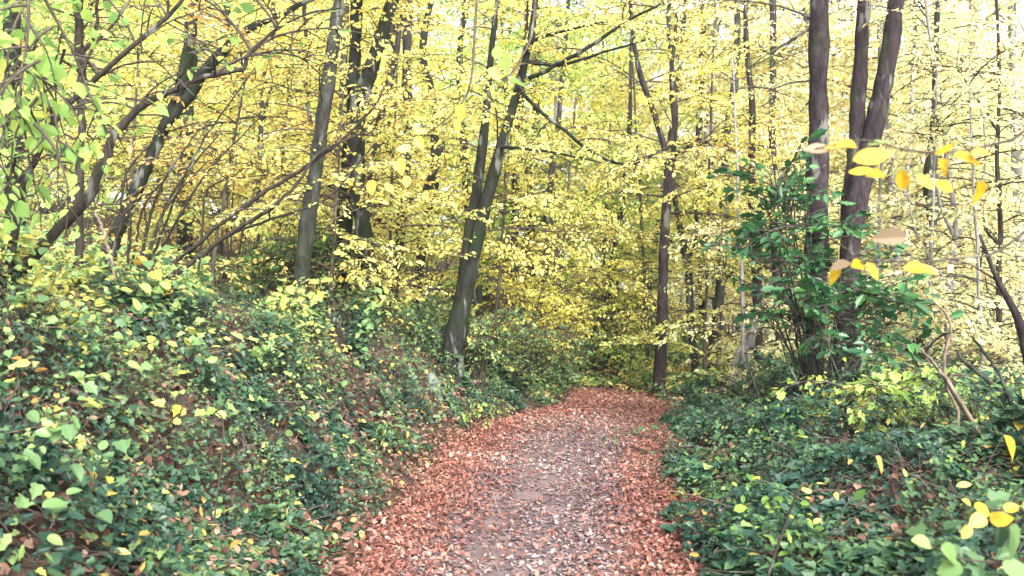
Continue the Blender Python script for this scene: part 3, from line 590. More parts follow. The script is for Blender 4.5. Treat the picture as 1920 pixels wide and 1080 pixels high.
slim('edge_whip_tree', 'thin dark upright stem near the right edge of the bright wood', [(1876, 700, 13), (1872, 560, 12), (1880, 420, 10), (1872, 300, 9), (1878, 150, 7), (1870, -60, 6)], 9.5, BROWN, PALE, 21, (.7, 1.4), thin=.1, D=SP,
     limbs=[[(1874, 460, 7), (1850, 430, 6), (1840, 380, 4)], [(1876, 250, 6), (1840, 190, 5), (1800, 130, 3)], [(1876, 200, 5), (1910, 210, 4), (1940, 235, 3)]])
slim('pale_stem_tree', 'pale straight stem in the bright wood right of the forked purple tree', [(1705, 690, 14), (1706, 500, 13), (1700, 380, 11), (1712, 200, 9), (1720, -60, 7)], 14, GHOST, PALE, 18, thin=.05)
slim('dim_right_tree', 'dim grey trunk in the bright wood behind the thin whips', [(1830, 690, 20), (1826, 480, 19), (1822, 250, 17), (1830, -60, 14)], 19, GHOST, PALE, 24, thin=.05)
slim('corner_right_tree', 'slender trunk in the top right corner with pale yellow leaves', [(1925, 690, 24), (1912, 400, 22), (1905, 150, 18), (1900, -60, 15)], 15, GHOST, PALE, 24, thin=.05)
slim('stout_edge_trunk', 'dark leaning trunk at the right edge reaching left into the bright wood', [(1945, 740, 34), (1926, 650, 28), (1905, 590, 17), (1868, 520, 11), (1838, 440, 6)], 6.8, PURP, PALE, 2, (.5, .8), t0=.6, thin=.6, D=SP)

# --- the wood further back: a few kinds of crown, shared, on trunks of their own height
protos = []
for k in range(5):
    H = rng.uniform(8.5, 11); g = Geo(); n = 36
    for a in range(n):
        z = H * (.07 + .93 * (a + rng.uniform()) / n); L = np.clip((1.9 + 1.9 * math.sin(min(1, z / H * 1.3) * 2.4)) * rng.uniform(.75, 1.15), 1.6, 4)
        put_spray(g, pick(SPB, L), np.array([rng.normal(0, .12), rng.normal(0, .12), z]), R(a * 137.5 + rng.uniform(-25, 25)), R(rng.uniform(-12, 32)), rng.normal(0, .45), 1, rng.normal(0, .17), max(0, rng.normal(0, .2)), 'beech', .66, 1)
    crown = mesh_of(g, 'crown', [YEL, TWIG])
    g = Geo(); b = rng.normal(0, .18, 4)
    pts = catmull(np.array([[0, 0, -.3, .13], [b[0], b[1], H * .4, .10], [b[2], b[3], H * .75, .065], [0, 0, H, .02]]), 20)
    tube(g, pts[:, :3], pts[:, 3], 9, 0, .5, .05, seed=k)
    protos.append((crown, mesh_of(g, 'trunk', [MOSSY])))
def backtree(x, y, s, leaf, bark, k, name, label, group, tilt=.05):
    r = thing(name, label, 'tree', (x, y, hgt(x, y)), group)
    r.rotation_euler = (rng.normal(0, tilt), rng.normal(0, tilt), rng.uniform(0, 6.28)); r.scale = (s, s, s * rng.uniform(.95, 1.15))
    for nm, me, mt in (('trunk', protos[k][1], bark), ('crown', protos[k][0], leaf)):
        o = bpy.data.objects.new(nm, me); C.objects.link(o); o.parent = r
        o.material_slots[0].link = 'OBJECT'; o.material_slots[0].material = mt
rows = [(17, 24, 7, 1.0), (24, 34, 11, 1.15), (34, 48, 15, 1.35), (50, 72, 18, 1.7)]
for y0, y1, n, s in rows:
    for a in range(n):
        y = rng.uniform(y0, y1); f = ((a + rng.uniform(.1, .9)) / n * 2 - 1) * .78; x = f * y
        if y < 20 and -4 < x < 3.5: continue
        if -.14 < f < .28 and y > 28 and rng.uniform() < .65: continue
        right = f > .22
        if right and rng.uniform() < .3: continue
        leaf = PALE if right else (LIME if rng.uniform() < .22 else (LEM if rng.uniform() < .35 else YEL))
        if f < -.45 and rng.uniform() < .4: leaf = LIME if rng.uniform() < .8 else OCH
        if right: backtree(x, y, s * rng.uniform(.85, 1.1), leaf, GHOST, rng.integers(5), 'straw_leaved_tree', 'slender straw-leaved tree deep in the bright wood on the right', 'straw-leaved trees deep in the right wood')
        else: backtree(x, y, s * rng.uniform(.85, 1.15), leaf, MOSSY if rng.uniform() < .6 else GREY, rng.integers(5), 'gold_leaved_tree', 'slender gold-leaved tree deep in the wood behind the banks', 'gold-leaved trees deep in the wood')

for a in range(7):
    y = rng.uniform(15, 30); f = .2 + .55 * (a + rng.uniform()) / 7; x = f * y
    backtree(x, y, rng.uniform(.85, 1.15), PALE, GHOST, rng.integers(5), 'straw_leaved_tree', 'slender straw-leaved tree deep in the bright wood on the right', 'straw-leaved trees deep in the right wood')

# ------------------------------------------------------------------ shrubs and saplings
def shrub(name, label, px, py, Y, stems, leaf, bark=TWIG, cat='shrub', L=(.5, 1.0), nsp=3, el=(-10, 35), thin=0, hue=0, shape='beech', ratio=.62, D=None, twigs=1, spread=.6, group=None):
    """px, py, Y: the foot; stems: list of (dx, dz) of stem ends in metres"""
    b = P(px, py, Y); b[2] = hgt(b[0], b[1]); root = thing(name, label, cat, b, group)
    gc = Geo()
    for dx, dz in stems:
        dy = rng.normal(0, spread * .5); e = b + np.array([dx, dy, dz]); m = b + np.array([dx * .35, dy * .4, dz * .6])
        p = catmull(np.array([b + np.array([rng.normal(0, .04), rng.normal(0, .04), -.05]), m, e]), 10); r = np.linspace(.007 + .004 * dz, .003, len(p))
        gs = Geo(); tube(gs, p, r, 6, 0, .5, .03); gs.build('stem', bark, root, b)
        for _ in range(nsp):
            t = rng.uniform(.3, 1) ** .8; o = p[int(t * (len(p) - 1))]
            put_spray(gc, pick(D or SP, rng.uniform(*L)), o, R(rng.uniform(0, 360)), R(rng.uniform(*el)), rng.normal(0, .3), rng.uniform(.6, 1), hue + rng.normal(0, .14), thin, shape, ratio, twigs)
    gc.build('foliage', [leaf, TWIG], root, b); return root
ev = lambda n, w, h: [(w * ((i + .5) / n * 2 - 1) * rng.uniform(.8, 1.2), h * rng.uniform(.6, 1.1)) for i in range(n)]
shrub('young_beech', 'bright gold young beech spreading behind the twin-stemmed path tree', 985, 700, 12.6, ev(7, 1.1, 2.3), LEM, nsp=5, L=(.7, 1.3))
shrub('young_beech', 'gold young beech filling the gap left of the leaning bend trunk', 1065, 690, 14.5, ev(6, .9, 2.4), LEM, nsp=5, L=(.7, 1.3))
shrub('young_beech', 'lime green young beech above the vanishing end of the path', 1165, 690, 17, ev(6, 1.2, 2.3), LIME, nsp=5, L=(.7, 1.3), hue=-.2)
shrub('young_beech', 'small pale gold beech bush on the bank between the bowed trunk and the path tree', 722, 620, 9.8, ev(5, .4, .75), YEL, nsp=3, L=(.4, .7), thin=.2)
shrub('young_beech', 'gold beech bush on the slope above the twin-stemmed path tree', 790, 560, 13.5, ev(7, 1.3, 2.0), YEL, nsp=5, L=(.7, 1.3))
shrub('young_beech', 'gold beech bush below the two mossy trunks', 620, 560, 11.8, ev(6, 1.0, 1.7), YEL, nsp=4, L=(.7, 1.2))
shrub('gold_thicket', 'ochre thicket of thin leafy stems right of the hazel shoots', 430, 500, 10.5, ev(9, 1.3, 2.2), OCH, nsp=4, L=(.5, 1.1), thin=.15)
shrub('gold_thicket', 'yellow thicket behind the bare hazel shoots', 330, 480, 12, ev(9, 1.8, 2.8), YEL, nsp=4, L=(.7, 1.3), thin=.15)
shrub('gold_thicket', 'yellow green thicket behind the leaning hazel', 150, 470, 12, ev(9, 2.0, 2.8), YEL, nsp=4, L=(.7, 1.3), thin=.15, hue=.25)
shrub('young_beech', 'lemon young beech low over the bank right behind the privet bushes', 1010, 690, 13.6, ev(7, .9, 1.7), LEM, nsp=5, L=(.7, 1.2))
shrub('gold_thicket', 'pale gold thicket beyond the bend between trunk and slope', 1250, 680, 18, ev(8, 1.8, 2.6), YEL, nsp=5, L=(.7, 1.3))
shrub('gold_thicket', 'pale gold thicket behind the fluted grey trunk', 1370, 700, 17, ev(8, 1.6, 2.8), YEL, nsp=5, L=(.7, 1.3))
shrub('gold_thicket', 'tall gold thicket closing the wood behind the twin-stemmed path tree', 900, 640, 23, ev(9, 3.2, 4.2), YEL, nsp=6, L=(1.9, 2.8), D=SPB)
shrub('gold_thicket', 'tall pale gold thicket closing the wood beyond the pale pole', 1050, 640, 26, ev(7, 3.2, 4.2), LEM, nsp=4, L=(1.9, 2.8), D=SPB, hue=.1)
shrub('gold_thicket', 'tall gold thicket closing the wood behind the grey leaning tree', 560, 520, 21, ev(9, 3.2, 4.2), YEL, nsp=6, L=(1.9, 2.8), D=SPB)
shrub('gold_thicket', 'lime green thicket at the left edge behind the hazel leaves', 20, 480, 14, ev(8, 2.0, 3.0), LIME, nsp=5, L=(.7, 1.3))
shrub('gold_thicket', 'tall yellow green thicket closing the wood behind the hazel', 180, 470, 19, ev(9, 3.2, 4.2), YEL, nsp=6, L=(1.9, 2.8), D=SPB, hue=.2)
shrub('straw_thicket', 'straw coloured thicket of thin stems behind the forked purple tree', 1680, 690, 13, ev(9, 1.7, 2.6), PALE, nsp=7, L=(.7, 1.3), thin=.05, bark=GHOST)
shrub('straw_thicket', 'straw coloured thicket of thin stems by the right edge', 1850, 700, 11, ev(9, 1.5, 2.3), PALE, nsp=7, L=(.7, 1.2), thin=.05, bark=GHOST)
shrub('privet_bush', 'dusky green bush at the foot of the twin-stemmed path tree', 900, 735, 11.1, ev(9, .65, 1.05), PALEGRN, nsp=8, L=(.4, .7), hue=.05, D=SP)
shrub('privet_bush', 'dusky green bush hanging over the left edge of the path near the bend', 985, 745, 12.0, ev(9, .7, 1.0), PALEGRN, nsp=8, L=(.4, .7), hue=.2)
shrub('privet_bush', 'grey green bush hiding the path where it turns left', 1040, 735, 13.6, ev(8, .6, .65), PALEGRN, nsp=8, L=(.4, .7), hue=.3)
shrub('privet_bush', 'low grey green bush at the very end of the visible path', 1165, 730, 15.6, ev(8, .8, .45), PALEGRN, nsp=8, L=(.4, .7), hue=.3)
shrub('privet_bush', 'dark green bush in front of the grey leaning trunk', 520, 590, 10.2, ev(8, .8, .9), GRN, nsp=8, L=(.4, .7), hue=.3)
shrub('privet_bush', 'dark green bush between the grey leaning and the mossy upright trunk', 610, 590, 10.4, ev(7, .5, 1.1), GRN, nsp=8, L=(.4, .7), hue=.3)
shrub('fern_like_seedling', 'light green leaf spray low on the bank right below the path tree', 880, 770, 10.1, [(.25, .22), (.4, .12)], LIME, nsp=3, L=(.4, .7), el=(-20, 5), hue=.1, cat='seedling')
shrub('maple_seedling', 'yellow green seedling spreading over the right ivy below the holly', 1655, 760, 6.6, ev(7, .38, .48), LIME, nsp=3, L=(.4, .7), el=(-5, 25), hue=-.18, shape='maple', ratio=.95, D=SPH, cat='seedling')
shrub('maple_seedling', 'yellow green seedling leaning over the ivy by the pale bent stem', 1800, 740, 7, ev(6, .5, .55), LIME, nsp=3, L=(.4, .7), el=(-5, 25), hue=-.1, thin=.3, shape='maple', ratio=.95, D=SPH, cat='seedling')
shrub('holly_seedling', 'dark glossy holly seedling leaning over the right edge of the path', 1265, 835, 7.4, [(-.14, .14), (-.2, .22), (.05, .25), (-.05, .2)], HOLLY, nsp=2, L=(.3, .5), shape='holly', ratio=.5, D={.7: [make_spray(.6, .085, .06, .15, 4, False) for _ in range(3)]}, cat='seedling')

def sapling(name, label, px, py, Y, Hpx, n, leaf, lean=0, hue=0, t0=.12, L=(.7, 1.7), thin=0):
    tree(name, label, [[(px, py, Y, 9), (px + lean * .35, py - Hpx * .4, Y, 7), (px + lean, py - Hpx, Y, 4)]], GHOST if leaf is PALE else TWIG, leaf, [dict(n=n, t0=t0, L=L, thin=thin, hue=hue, el=(-15, 25))], cat='sapling')
sapling('beech_sapling', 'thin gold sapling growing just right of the forked mossy tree', 725, 640, 10.8, 540, 28, YEL, 20, t0=.3)
sapling('beech_sapling', 'thin gold sapling between the mossy upright trunk and the grey leaning one', 618, 600, 9.8, 430, 20, YEL, 25)
sapling('beech_sapling', 'thin lemon sapling on the bank just behind the twin-stemmed path tree', 925, 690, 12.4, 520, 30, LEM, 40, t0=.28)
sapling('beech_sapling', 'thin lemon sapling over the left side of the path near the bend', 1040, 700, 14.2, 520, 34, YEL, 40, t0=.3)
sapling('beech_sapling', 'lime sapling behind the leaning bend trunk', 1125, 690, 15.5, 460, 30, LIME, 20, -.25)
sapling('beech_sapling', 'gold sapling close behind the bend tree', 1215, 690, 15, 620, 40, YEL, -30, t0=.2)
sapling('beech_sapling', 'pale gold sapling between the slim grey tree and the fluted one', 1320, 700, 13.2, 640, 34, YEL, 20)
sapling('beech_sapling', 'pale gold sapling just left of the holly', 1395, 700, 11.6, 600, 26, PALE, -20)
sapling('beech_sapling', 'ochre sapling among the hazel shoots', 400, 500, 9.6, 360, 22, OCH, 60, thin=.15)
sapling('beech_sapling', 'straw sapling in front of the dark knotted trunk', 1740, 700, 9.8, 560, 34, PALE, 20, thin=.0)
sapling('beech_sapling', 'straw sapling between the thin whips near the right edge', 1840, 700, 8.8, 560, 32, PALE, -20)
sapling('beech_sapling', 'straw sapling seen through the fork of the purple tree', 1640, 690, 11, 720, 26, PALE, 30)
sapling('beech_sapling', 'gold sapling under the arched thin tree', 690, 560, 13, 460, 30, YEL, 40)
sapling('beech_sapling', 'gold sapling in the gap above the grey leaning trunk foot', 520, 520, 12, 520, 32, YEL, 30)
sapling('beech_sapling', 'yellow green sapling behind the elbow of the leaning hazel', 240, 480, 10.5, 420, 26, YEL, 20, .3)

# --- the holly round the three purple trunks
SH = {L: [make_spray(L, .17, .07, .12, None, True, .9, .1) for _ in range(3)] for L in (.6, .95)}
b = P(1535, 720, 8.1); b[2] = hgt(b[0], b[1]); root = thing('holly_bush', 'large dark green holly wrapped round the purple brown trunks', 'holly', b)
gc = Geo()
for px, py, Y, n, L in [(1490, 560, 7.9, 9, .95), (1570, 470, 8.1, 8, .95), (1440, 470, 8.1, 8, .95), (1660, 530, 8.2, 9, .95), (1405, 520, 8.2, 6, .6), (1700, 570, 8.2, 6, .6),(1680, 630, 8, 3, .6), (1480, 370, 8.2, 9, .95), (1455, 300, 8.3, 8, .95), (1442, 235, 8.3, 6, .6), (1470, 330, 8.1, 7, .95), (1425, 340, 8.2, 5, .6), (1520, 340, 8.1, 5, .6), (1600, 420, 8.3, 6, .95), (1680, 600, 8.2, 5, .6),
                      (1420, 580, 8.1, 5, .6), (1500, 610, 8.0, 3, .6), (1625, 610, 8.1, 4, .6), (1500, 290, 8.2, 3, .6), (1655, 470, 8.3, 3, .6), (1430, 400, 8.2, 4, .6), (1560, 540, 8.0, 5, .95)]:
    e = P(px, py, Y); mid = b * .45 + e * .55 + np.array([rng.normal(0, .08), rng.normal(0, .1), .05])
    p = catmull(np.array([b + [rng.normal(0, .12), rng.normal(0, .1), -.05], mid, e]), 12); gs = Geo(); tube(gs, p, np.linspace(.012, .004, len(p)), 6, 0, .5, .03); gs.build('stem', MOSSY, root, b)
    for k in range(int(n * 1.25)):
        o = p[int(rng.uniform(.5, 1) * (len(p) - 1))]
        put_spray(gc, pick(SH, L), o, R(rng.uniform(0, 360)), R(rng.uniform(-20, 60)), rng.normal(0, .6), rng.uniform(.4, .8), rng.normal(.2, .17), .26, 'holly', .56, 1)
gc.build('foliage', [HOLLY, TWIG], root, b)

# --- bare shoots arching out of the left bank, each clump a plant
def shoots(name, label, stems, bark, cat='shrub', leaf=None, nl=0):
    a = stems[0][0]; b = P(*a[:3]); b[2] = hgt(b[0], b[1]); root = thing(name, label, cat, b)
    gl = Geo()
    for s in stems:
        A = catmull(np.array([[*P(x, y, Y), w / 2 / F0 * Y] for x, y, Y, w in s]), 22); z = hgt(A[0, 0], A[0, 1])
        if A[0, 2] > z:
            d = A[0, :3] - A[1, :3]; d /= np.linalg.norm(d); d[2] = min(d[2], -.5); q = A[0, :3] + d * (A[0, 2] - z + .05) / -d[2]; A = np.vstack([[*q, A[0, 3]], A])
        A[1:, :3] += rng.normal(0, .3, (len(A) - 1, 3)) * np.maximum(A[1:, 3:4], .006)
        gs = Geo(); tube(gs, A[:, :3], np.maximum(A[:, 3], .002), 6, 0, .5, .05, seed=int(rng.integers(99))); gs.build('stem', bark, root, b)
        for k in range(nl): put_spray(gl, pick(SP, .7), A[rng.integers(8, len(A)), :3], R(rng.uniform(0, 360)), R(rng.uniform(-20, 20)), 0, .7, 0, .3)
    if nl: gl.build('foliage', [leaf, TWIG], root, b)
    return root
def curve(x0, y0, x1, y1, Y, w, bow=18, Y1=None):
    mx, my = (x0 + x1) / 2 - bow, (y0 + y1) / 2 - bow * .6; Y1 = Y1 or Y
    return [(x0, y0, Y, w), (mx, my, (Y + Y1) / 2, w * .8), (x1, y1, Y1, w * .35)]
shoots('bare_hazel_shoots', 'fan of thin dark bare shoots rising right from the bank behind the hazel', [
    curve(262, 490, 372, 240, 8, 6), curve(270, 490, 420, 240, 8, 6), curve(285, 480, 480, 120, 8.1, 5), curve(225, 400, 285, 265, 8.2, 6), curve(250, 480, 325, 315, 8, 5), curve(290, 490, 500, 205, 8.2, 5),
    curve(275, 490, 390, 300, 7.9, 5), curve(240, 480, 230, 300, 8, 5, -8), curve(215, 460, 300, 350, 7.8, 6), curve(265, 470, 268, 380, 8, 6, -8), curve(380, 410, 428, 330, 8.2, 5)], BROWN, leaf=OCH, nl=1)
shoots('arching_bramble_canes', 'long black canes arching low right in front of the grey leaning trunk', [
    [(345, 480, 7.6, 9), (400, 430, 7.6, 8), (480, 370, 7.6, 8), (560, 320, 7.6, 7), (640, 262, 7.7, 6), (700, 200, 7.8, 4), (720, 160, 7.8, 3)],
    [(375, 482, 7.4, 8), (430, 440, 7.4, 8), (500, 395, 7.4, 7), (555, 345, 7.5, 6), (600, 285, 7.6, 5), (690, 245, 7.7, 3)],
    [(385, 470, 7.5, 7), (440, 435, 7.5, 6), (540, 400, 7.6, 5), (620, 365, 7.7, 4), (700, 270, 7.8, 3)]], BROWN, leaf=YEL, nl=2)
shoots('pale_snapped_stick', 'pale snapped stick standing on the bank below the hazel elbow', [[(208, 490, 7, 8), (195, 440, 7, 7), (178, 400, 7, 5)]], PALEB, 'stick')
shoots('pale_bent_stem', 'pale bare bent stem rising from the right ivy', [
    [(1797, 830, 5.6, 6), (1793, 770, 5.6, 6), (1768, 700, 5.6, 6), (1777, 640, 5.6, 6), (1782, 615, 5.6, 5), (1775, 590, 5.6, 4), (1750, 565, 5.6, 3)],
    [(1766, 705, 5.6, 9), (1750, 680, 5.6, 6), (1725, 655, 5.5, 4)]], PALEB, 'dead plant')
shoots('broken_pale_stump', 'pale splintered leaning snag left of the holly', [[(1383, 715, 12, 24), (1398, 665, 12, 22), (1415, 605, 12, 16), (1420, 590, 12, 6)], [(1372, 710, 12, 12), (1380, 670, 12, 10), (1395, 640, 12, 5)]], GHOST, 'snag')
shoots('grey_dead_branch', 'grey dead branch slanting down to the right edge above the ivy', [[(1930, 800, 5.6, 9), (1880, 740, 5.7, 8), (1810, 680, 5.9, 7), (1790, 655, 6, 4)], [(1900, 765, 5.6, 7), (1865, 690, 5.8, 6), (1820, 630, 6, 4)]], GREY, 'dead branch')
shoots('bare_twigs', 'thin bare grey twigs standing between the holly foot and the path', [curve(1582, 745, 1540, 630, 7.6, 4, -6), curve(1580, 750, 1565, 600, 7.6, 4, -10), curve(1505, 740, 1460, 620, 7.8, 4, 8), curve(1420, 740, 1395, 640, 8, 5, 4)], GREY, 'dead twigs')

# ------------------------------------------------------------------ fallen wood, stones
def log(name, label, px, bark, cat='branch', extra=()):
    g0 = []
    for l in (px, *extra):
        A = catmull(np.array([[*P(x, y, Y), w / 2 / F0 * Y] for x, y, Y, w in l]), 14); g0.append(A)
    b = g0[0][0, :3].copy(); root = thing(name, label, cat, b)
    for k, A in enumerate(g0):
        gs = Geo(); tube(gs, A[:, :3], A[:, 3], 8, 0, .5, .1, seed=k); gs.build('stem' if k == 0 else 'twig', bark, root, b)
def settle(px, py, lift=.05, Ymin=1.6, Ymax=25):
    """distance at which the sight line of a pixel meets the ground"""
    Ys = np.linspace(Ymin, Ymax, 1200); pts = np.stack([(px - 960) / F0 * Ys, Ys, CAMZ - (py - HY) / F0 * Ys], 1)
    hit = np.nonzero(pts[:, 2] < height(pts[:, 0], pts[:, 1]) + lift)[0]
    return float(Ys[hit[0]]) if len(hit) else Ymax
def lay(pts, lift=.08): return [(x, y, settle(x, y, lift), w) for x, y, w in pts]
log('fallen_bough', 'long pinkish barkless bough lying across the left bank ivy', lay([(130, 730, 9), (185, 752, 10), (260, 772, 9), (328, 790, 6)], .14), PALEB)
log('forked_stick', 'forked pale stick lying at the left edge low on the bank', lay([(-20, 975, 15), (40, 952, 13), (78, 935, 12), (125, 948, 7)], .10), PALEB, extra=[lay([(78, 935, 9), (90, 922, 5), (92, 915, 4)], .13)])
log('mossy_fallen_branch', 'grey fallen branch lying at the foot of the holly', lay([(1440, 728, 10), (1475, 742, 11), (1520, 760, 9), (1560, 762, 6)], .1), GHOST)
log('dark_fallen_pole', 'dark fallen pole slanting behind the holly seedling', lay([(1290, 745, 8), (1340, 738, 8), (1395, 715, 6)], .12), DARK)
def rock(name, label, px, py, Y, s, mat, seed, cat='rock', sink=.2):
    b = P(px, py, Y); import bmesh
    bm = bmesh.new(); bmesh.ops.create_icosphere(bm, subdivisions=4, radius=1)
    nz, n2 = Noise(seed, .9, 2.2, 10, 3), Noise(seed + 1, .15, .5, 10, 3)
    for v in bm.verts:
        c = np.array(v.co); k = 1 + .16 * float(nz(*c)) + .045 * float(n2(*c)); v.co = (c[0] * k * s[0], c[1] * k * s[1], c[2] * k * s[2])
    for f in bm.faces: f.smooth = True
    me = bpy.data.meshes.new(name); bm.to_mesh(me); bm.free(); me.materials.append(mat); o = link(name, me); o.location = b
    return tag(o, label, cat)
rock('lichened_outcrop', 'pale grey lichened rock face breaking through the bank below the path tree', 792, 755, 9.95, (.24, .30, .30), ROCK, 3)
rock('small_outcrop', 'smaller grey rock at the path foot of the bank, left of the big one', 742, 770, 9.3, (.14, .18, .22), ROCK, 8)
rock('blue_grey_stone', 'smooth blue grey stone at the foot of the grey leaning trunk', 543, 595, 8.9, (.10, .12, .16), ROCK, 15, 'stone')
for k, (px, py, s) in enumerate([(1030, 868, .05), (1075, 958, .09), (880, 975, .06)]):
    Y = settle(px, py, .012); r = rock('path_stone', ['small flat stone in the far middle of the path', 'flat grey stone in the middle of the path among trodden leaves', 'dark stone left of the middle of the path'][k], px, py, Y, (s, s * .7, s * .22), EARTH, 30 + k, 'stone')
# exposed roots on the eroded face
def roots(name, label, lines):
    b = P(*lines[0][0][:3]); root = thing(name, label, 'roots', b)
    for k, l in enumerate(lines):
        A = catmull(np.array([[*P(x, y, Y), w / 2 / F0 * Y] for x, y, Y, w in l]), 12); gs = Geo(); tube(gs, A[:, :3], A[:, 3], 7, 0, .5, .12, seed=k); gs.build('root', BROWN, root, b)
roots('exposed_roots', 'bare roots hanging down the eroded face of the left bank', [lay(l, .03) for l in (
    [(700, 690, 16), (690, 740, 14), (715, 790, 10), (720, 830, 6)], [(742, 690, 14), (752, 750, 10), (745, 800, 6)], [(600, 730, 12), (585, 790, 10), (600, 850, 6)], [(650, 770, 10), (660, 830, 8), (690, 880, 5)], [(620, 700, 9), (640, 740, 8), (630, 800, 5)], [(775, 700, 11), (785, 740, 9), (800, 790, 6)], [(560, 760, 10), (575, 830, 7), (560, 880, 4)], [(670, 700, 8), (668, 750, 7), (655, 800, 4)])])

# ------------------------------------------------------------------ near sprays hanging into the view
def leafy_twig(name, label, foot, line, lv, mats, L=.07, cat='twig', shape='beechfine', ratio=.66, w=6):
    """a stem rooted on the bank beside the view (or hung from a bough) with each of its few leaves a part"""
    pts = ([[*foot, .006]] if foot is not None else []) + [[*P(x, y, Y), w / 2 / F0 * Y] for x, y, Y in line]
    A = catmull(np.array(pts), 30); A[:, 3] = np.linspace(max(A[0, 3], .005), .0015, len(A)); b = A[0, :3].copy()
    root = thing(name, label, cat, b); gs = Geo(); tube(gs, A[:, :3], A[:, 3], 6, 0, .5, .03); gs.build('stem', TWIG, root, b)
    for x, y, Y, dx, dz, s, mi in lv:
        gl = Geo(); p = P(x, y, Y); u = np.array([[dx, rng.normal(0, .25), dz]]); n = np.array([[rng.normal(0, .2), -.75, .65]]) + jitter(1, .15)
        j = np.argmin(((A[:, :3] - p) ** 2).sum(1)); uu = u[0] / np.linalg.norm(u); 
        tube(gl, np.stack([A[j, :3], (A[j, :3] + p) / 2 + [0, 0, -.004], p]), np.array([.0012, .001, .0008]), 4, 1)
        leaves(gl, p[None], u, n, s, ratio, shape, .45, .45, np.array([rng.uniform(.3, .8)])); gl.build('leaf', [mats[mi], TWIG], root, b)
GOLD = leaf_mat('golden_near_leaf', [(0, (.60, .32, .03)), (.5, (.72, .47, .04)), (1, (.78, .62, .08))], .45, .5, .25, 1.0, (.34, .16, .03))
WHITE = leaf_mat('pale_shining_leaf', [(0, (.22, .16, .10)), (1, (.30, .23, .15))], .35, .5, .3)
rb_ = lambda x, y: np.array([x, y, hgt(x, y)])
leafy_twig('overhanging_beech_twig', 'thin beech twig with a row of golden leaves across the purple trunks', rb_(2.2, 2.1), [(2150, 200, 2.1), (1900, 262, 2.1), (1780, 285, 2.1), (1700, 280, 2.1), (1620, 262, 2.1), (1530, 278, 2.1)],
    [(1560, 278, 2.1, -1, -.1, .075, 1), (1580, 272, 2.1, -.6, .15, .04, 0), (1608, 275, 2.07, -1, .25, .06, 0), (1628, 272, 2.1, .6, .3, .05, 2), (1600, 300, 2.07, 1, .1, .1, 0), (1592, 322, 2.07, 1, -.15, .065, 0), (1624, 330, 2.07, 1, .2, .065, 0),
     (1692, 318, 2.1, .1, -1, .055, 0), (1722, 325, 2.1, .5, -.8, .055, 0), (1755, 338, 2.1, .6, -.7, .055, 0), (1752, 288, 2.1, 1, 0, .05, 0), (1790, 290, 2.07, 1, -.02, .085, 0), (1822, 288, 2.07, 1, .1, .05, 0), (1835, 340, 2.1, .5, -.8, .065, 0), (1760, 300, 2.1, 1, -.6, .06, 0), (1640, 282, 2.1, 1, -.25, .07, 1)], [GOLD, WHITE, LIME])
leafy_twig('lower_beech_twig', 'lower beech twig holding four golden leaves in front of the holly', rb_(2.1, 2.3), [(2050, 470, 2.3), (1850, 480, 2.3), (1720, 492, 2.3), (1640, 488, 2.3), (1560, 500, 2.3)],
    [(1575, 500, 2.3, -.6, -.6, .045, 0), (1596, 494, 2.27, -1, -.25, .06, 1), (1595, 500, 2.27, 1, .35, .06, 0), (1625, 492, 2.27, .5, -.7, .06, 0), (1695, 505, 2.27, 1, .1, .07, 0), (1712, 500, 2.1, .9, -.4, .065, 0), (1700, 445, 2.1, -1, .1, .08, 1)], [GOLD, WHITE])
leafy_twig('green_leaved_twig', 'twig with three bright green leaves hanging over the path', None, [(1010, -160, 6), (1000, 40, 5.6), (975, 110, 5.4), (945, 148, 5.4), (920, 130, 5.3)],
    [(945, 130, 5.3, .3, 1, .11, 0), (955, 150, 5.3, .8, .5, .09, 0), (915, 128, 5.3, .9, -.5, .11, 1), (930, 108, 5.3, .2, .8, .09, 0)], [LIME, LEM], shape='roundfine', ratio=.8)
leafy_twig('yellow_leaved_twig', 'twig with large yellow leaves hanging before the dark trunks', None, [(900, -150, 6), (890, 60, 5.7), (880, 160, 5.6), (850, 210, 5.6), (790, 260, 5.6), (740, 300, 5.6)],
    [(860, 195, 5.5, .3, -1, .1, 0), (850, 228, 5.5, .8, -.6, .1, 0), (870, 240, 5.5, .7, -.6, .07, 1), (800, 248, 5.5, -1, -.2, .09, 0), (780, 255, 5.5, .5, -.9, .1, 0), (830, 215, 5.5, -1, .1, .08, 0), (745, 300, 5.5, .4, -.9, .1, 0), (770, 275, 5.5, -.8, -.5, .09, 0), (760, 330, 5.5, .2, -1, .08, 0), (690, 340, 5.6, .6, -.8, .1, 0), (720, 345, 5.6, .9, -.4, .1, 0)], [LEM, LIME], shape='roundfine', ratio=.75)
leafy_twig('golden_bramble_spray', 'spray of large yellow leaves low at the right edge of the ivy', rb_(1.95, 2.5), [(2000, 1000, 2.4), (1930, 955, 2.4), (1860, 955, 2.4), (1800, 965, 2.35)],
    [(1850, 958, 2.35, -1, .12, .06, 0), (1842, 966, 2.3, -1, -.35, .055, 2), (1852, 972, 2.4, 1, -.15, .058, 0), (1880, 955, 2.35, 1, .3, .045, 0), (1815, 985, 2.35, -.6, -.7, .045, 2), (1915, 948, 2.35, 1, .1, .055, 0)], [GOLD, PALEGRN, LEM], shape='roundfine', ratio=.72)
leafy_twig('pale_round_leaves', 'large pale green rounded leaves in the bottom right corner', rb_(1.75, 2.2), [(1990, 1100, 2.1), (1900, 1060, 2.1), (1800, 1045, 2.1), (1740, 1020, 2.1)],
    [(1760, 1025, 2.05, 1, -.5, .07, 0), (1800, 1060, 2.05, -1, -.4, .065, 0), (1890, 985, 2.05, .6, -.6, .075, 0), (1740, 1020, 2.05, -1, .15, .06, 0), (1880, 1070, 2.05, .8, .1, .075, 0)], [PALEGRN, LIME], shape='roundfine', ratio=.62)
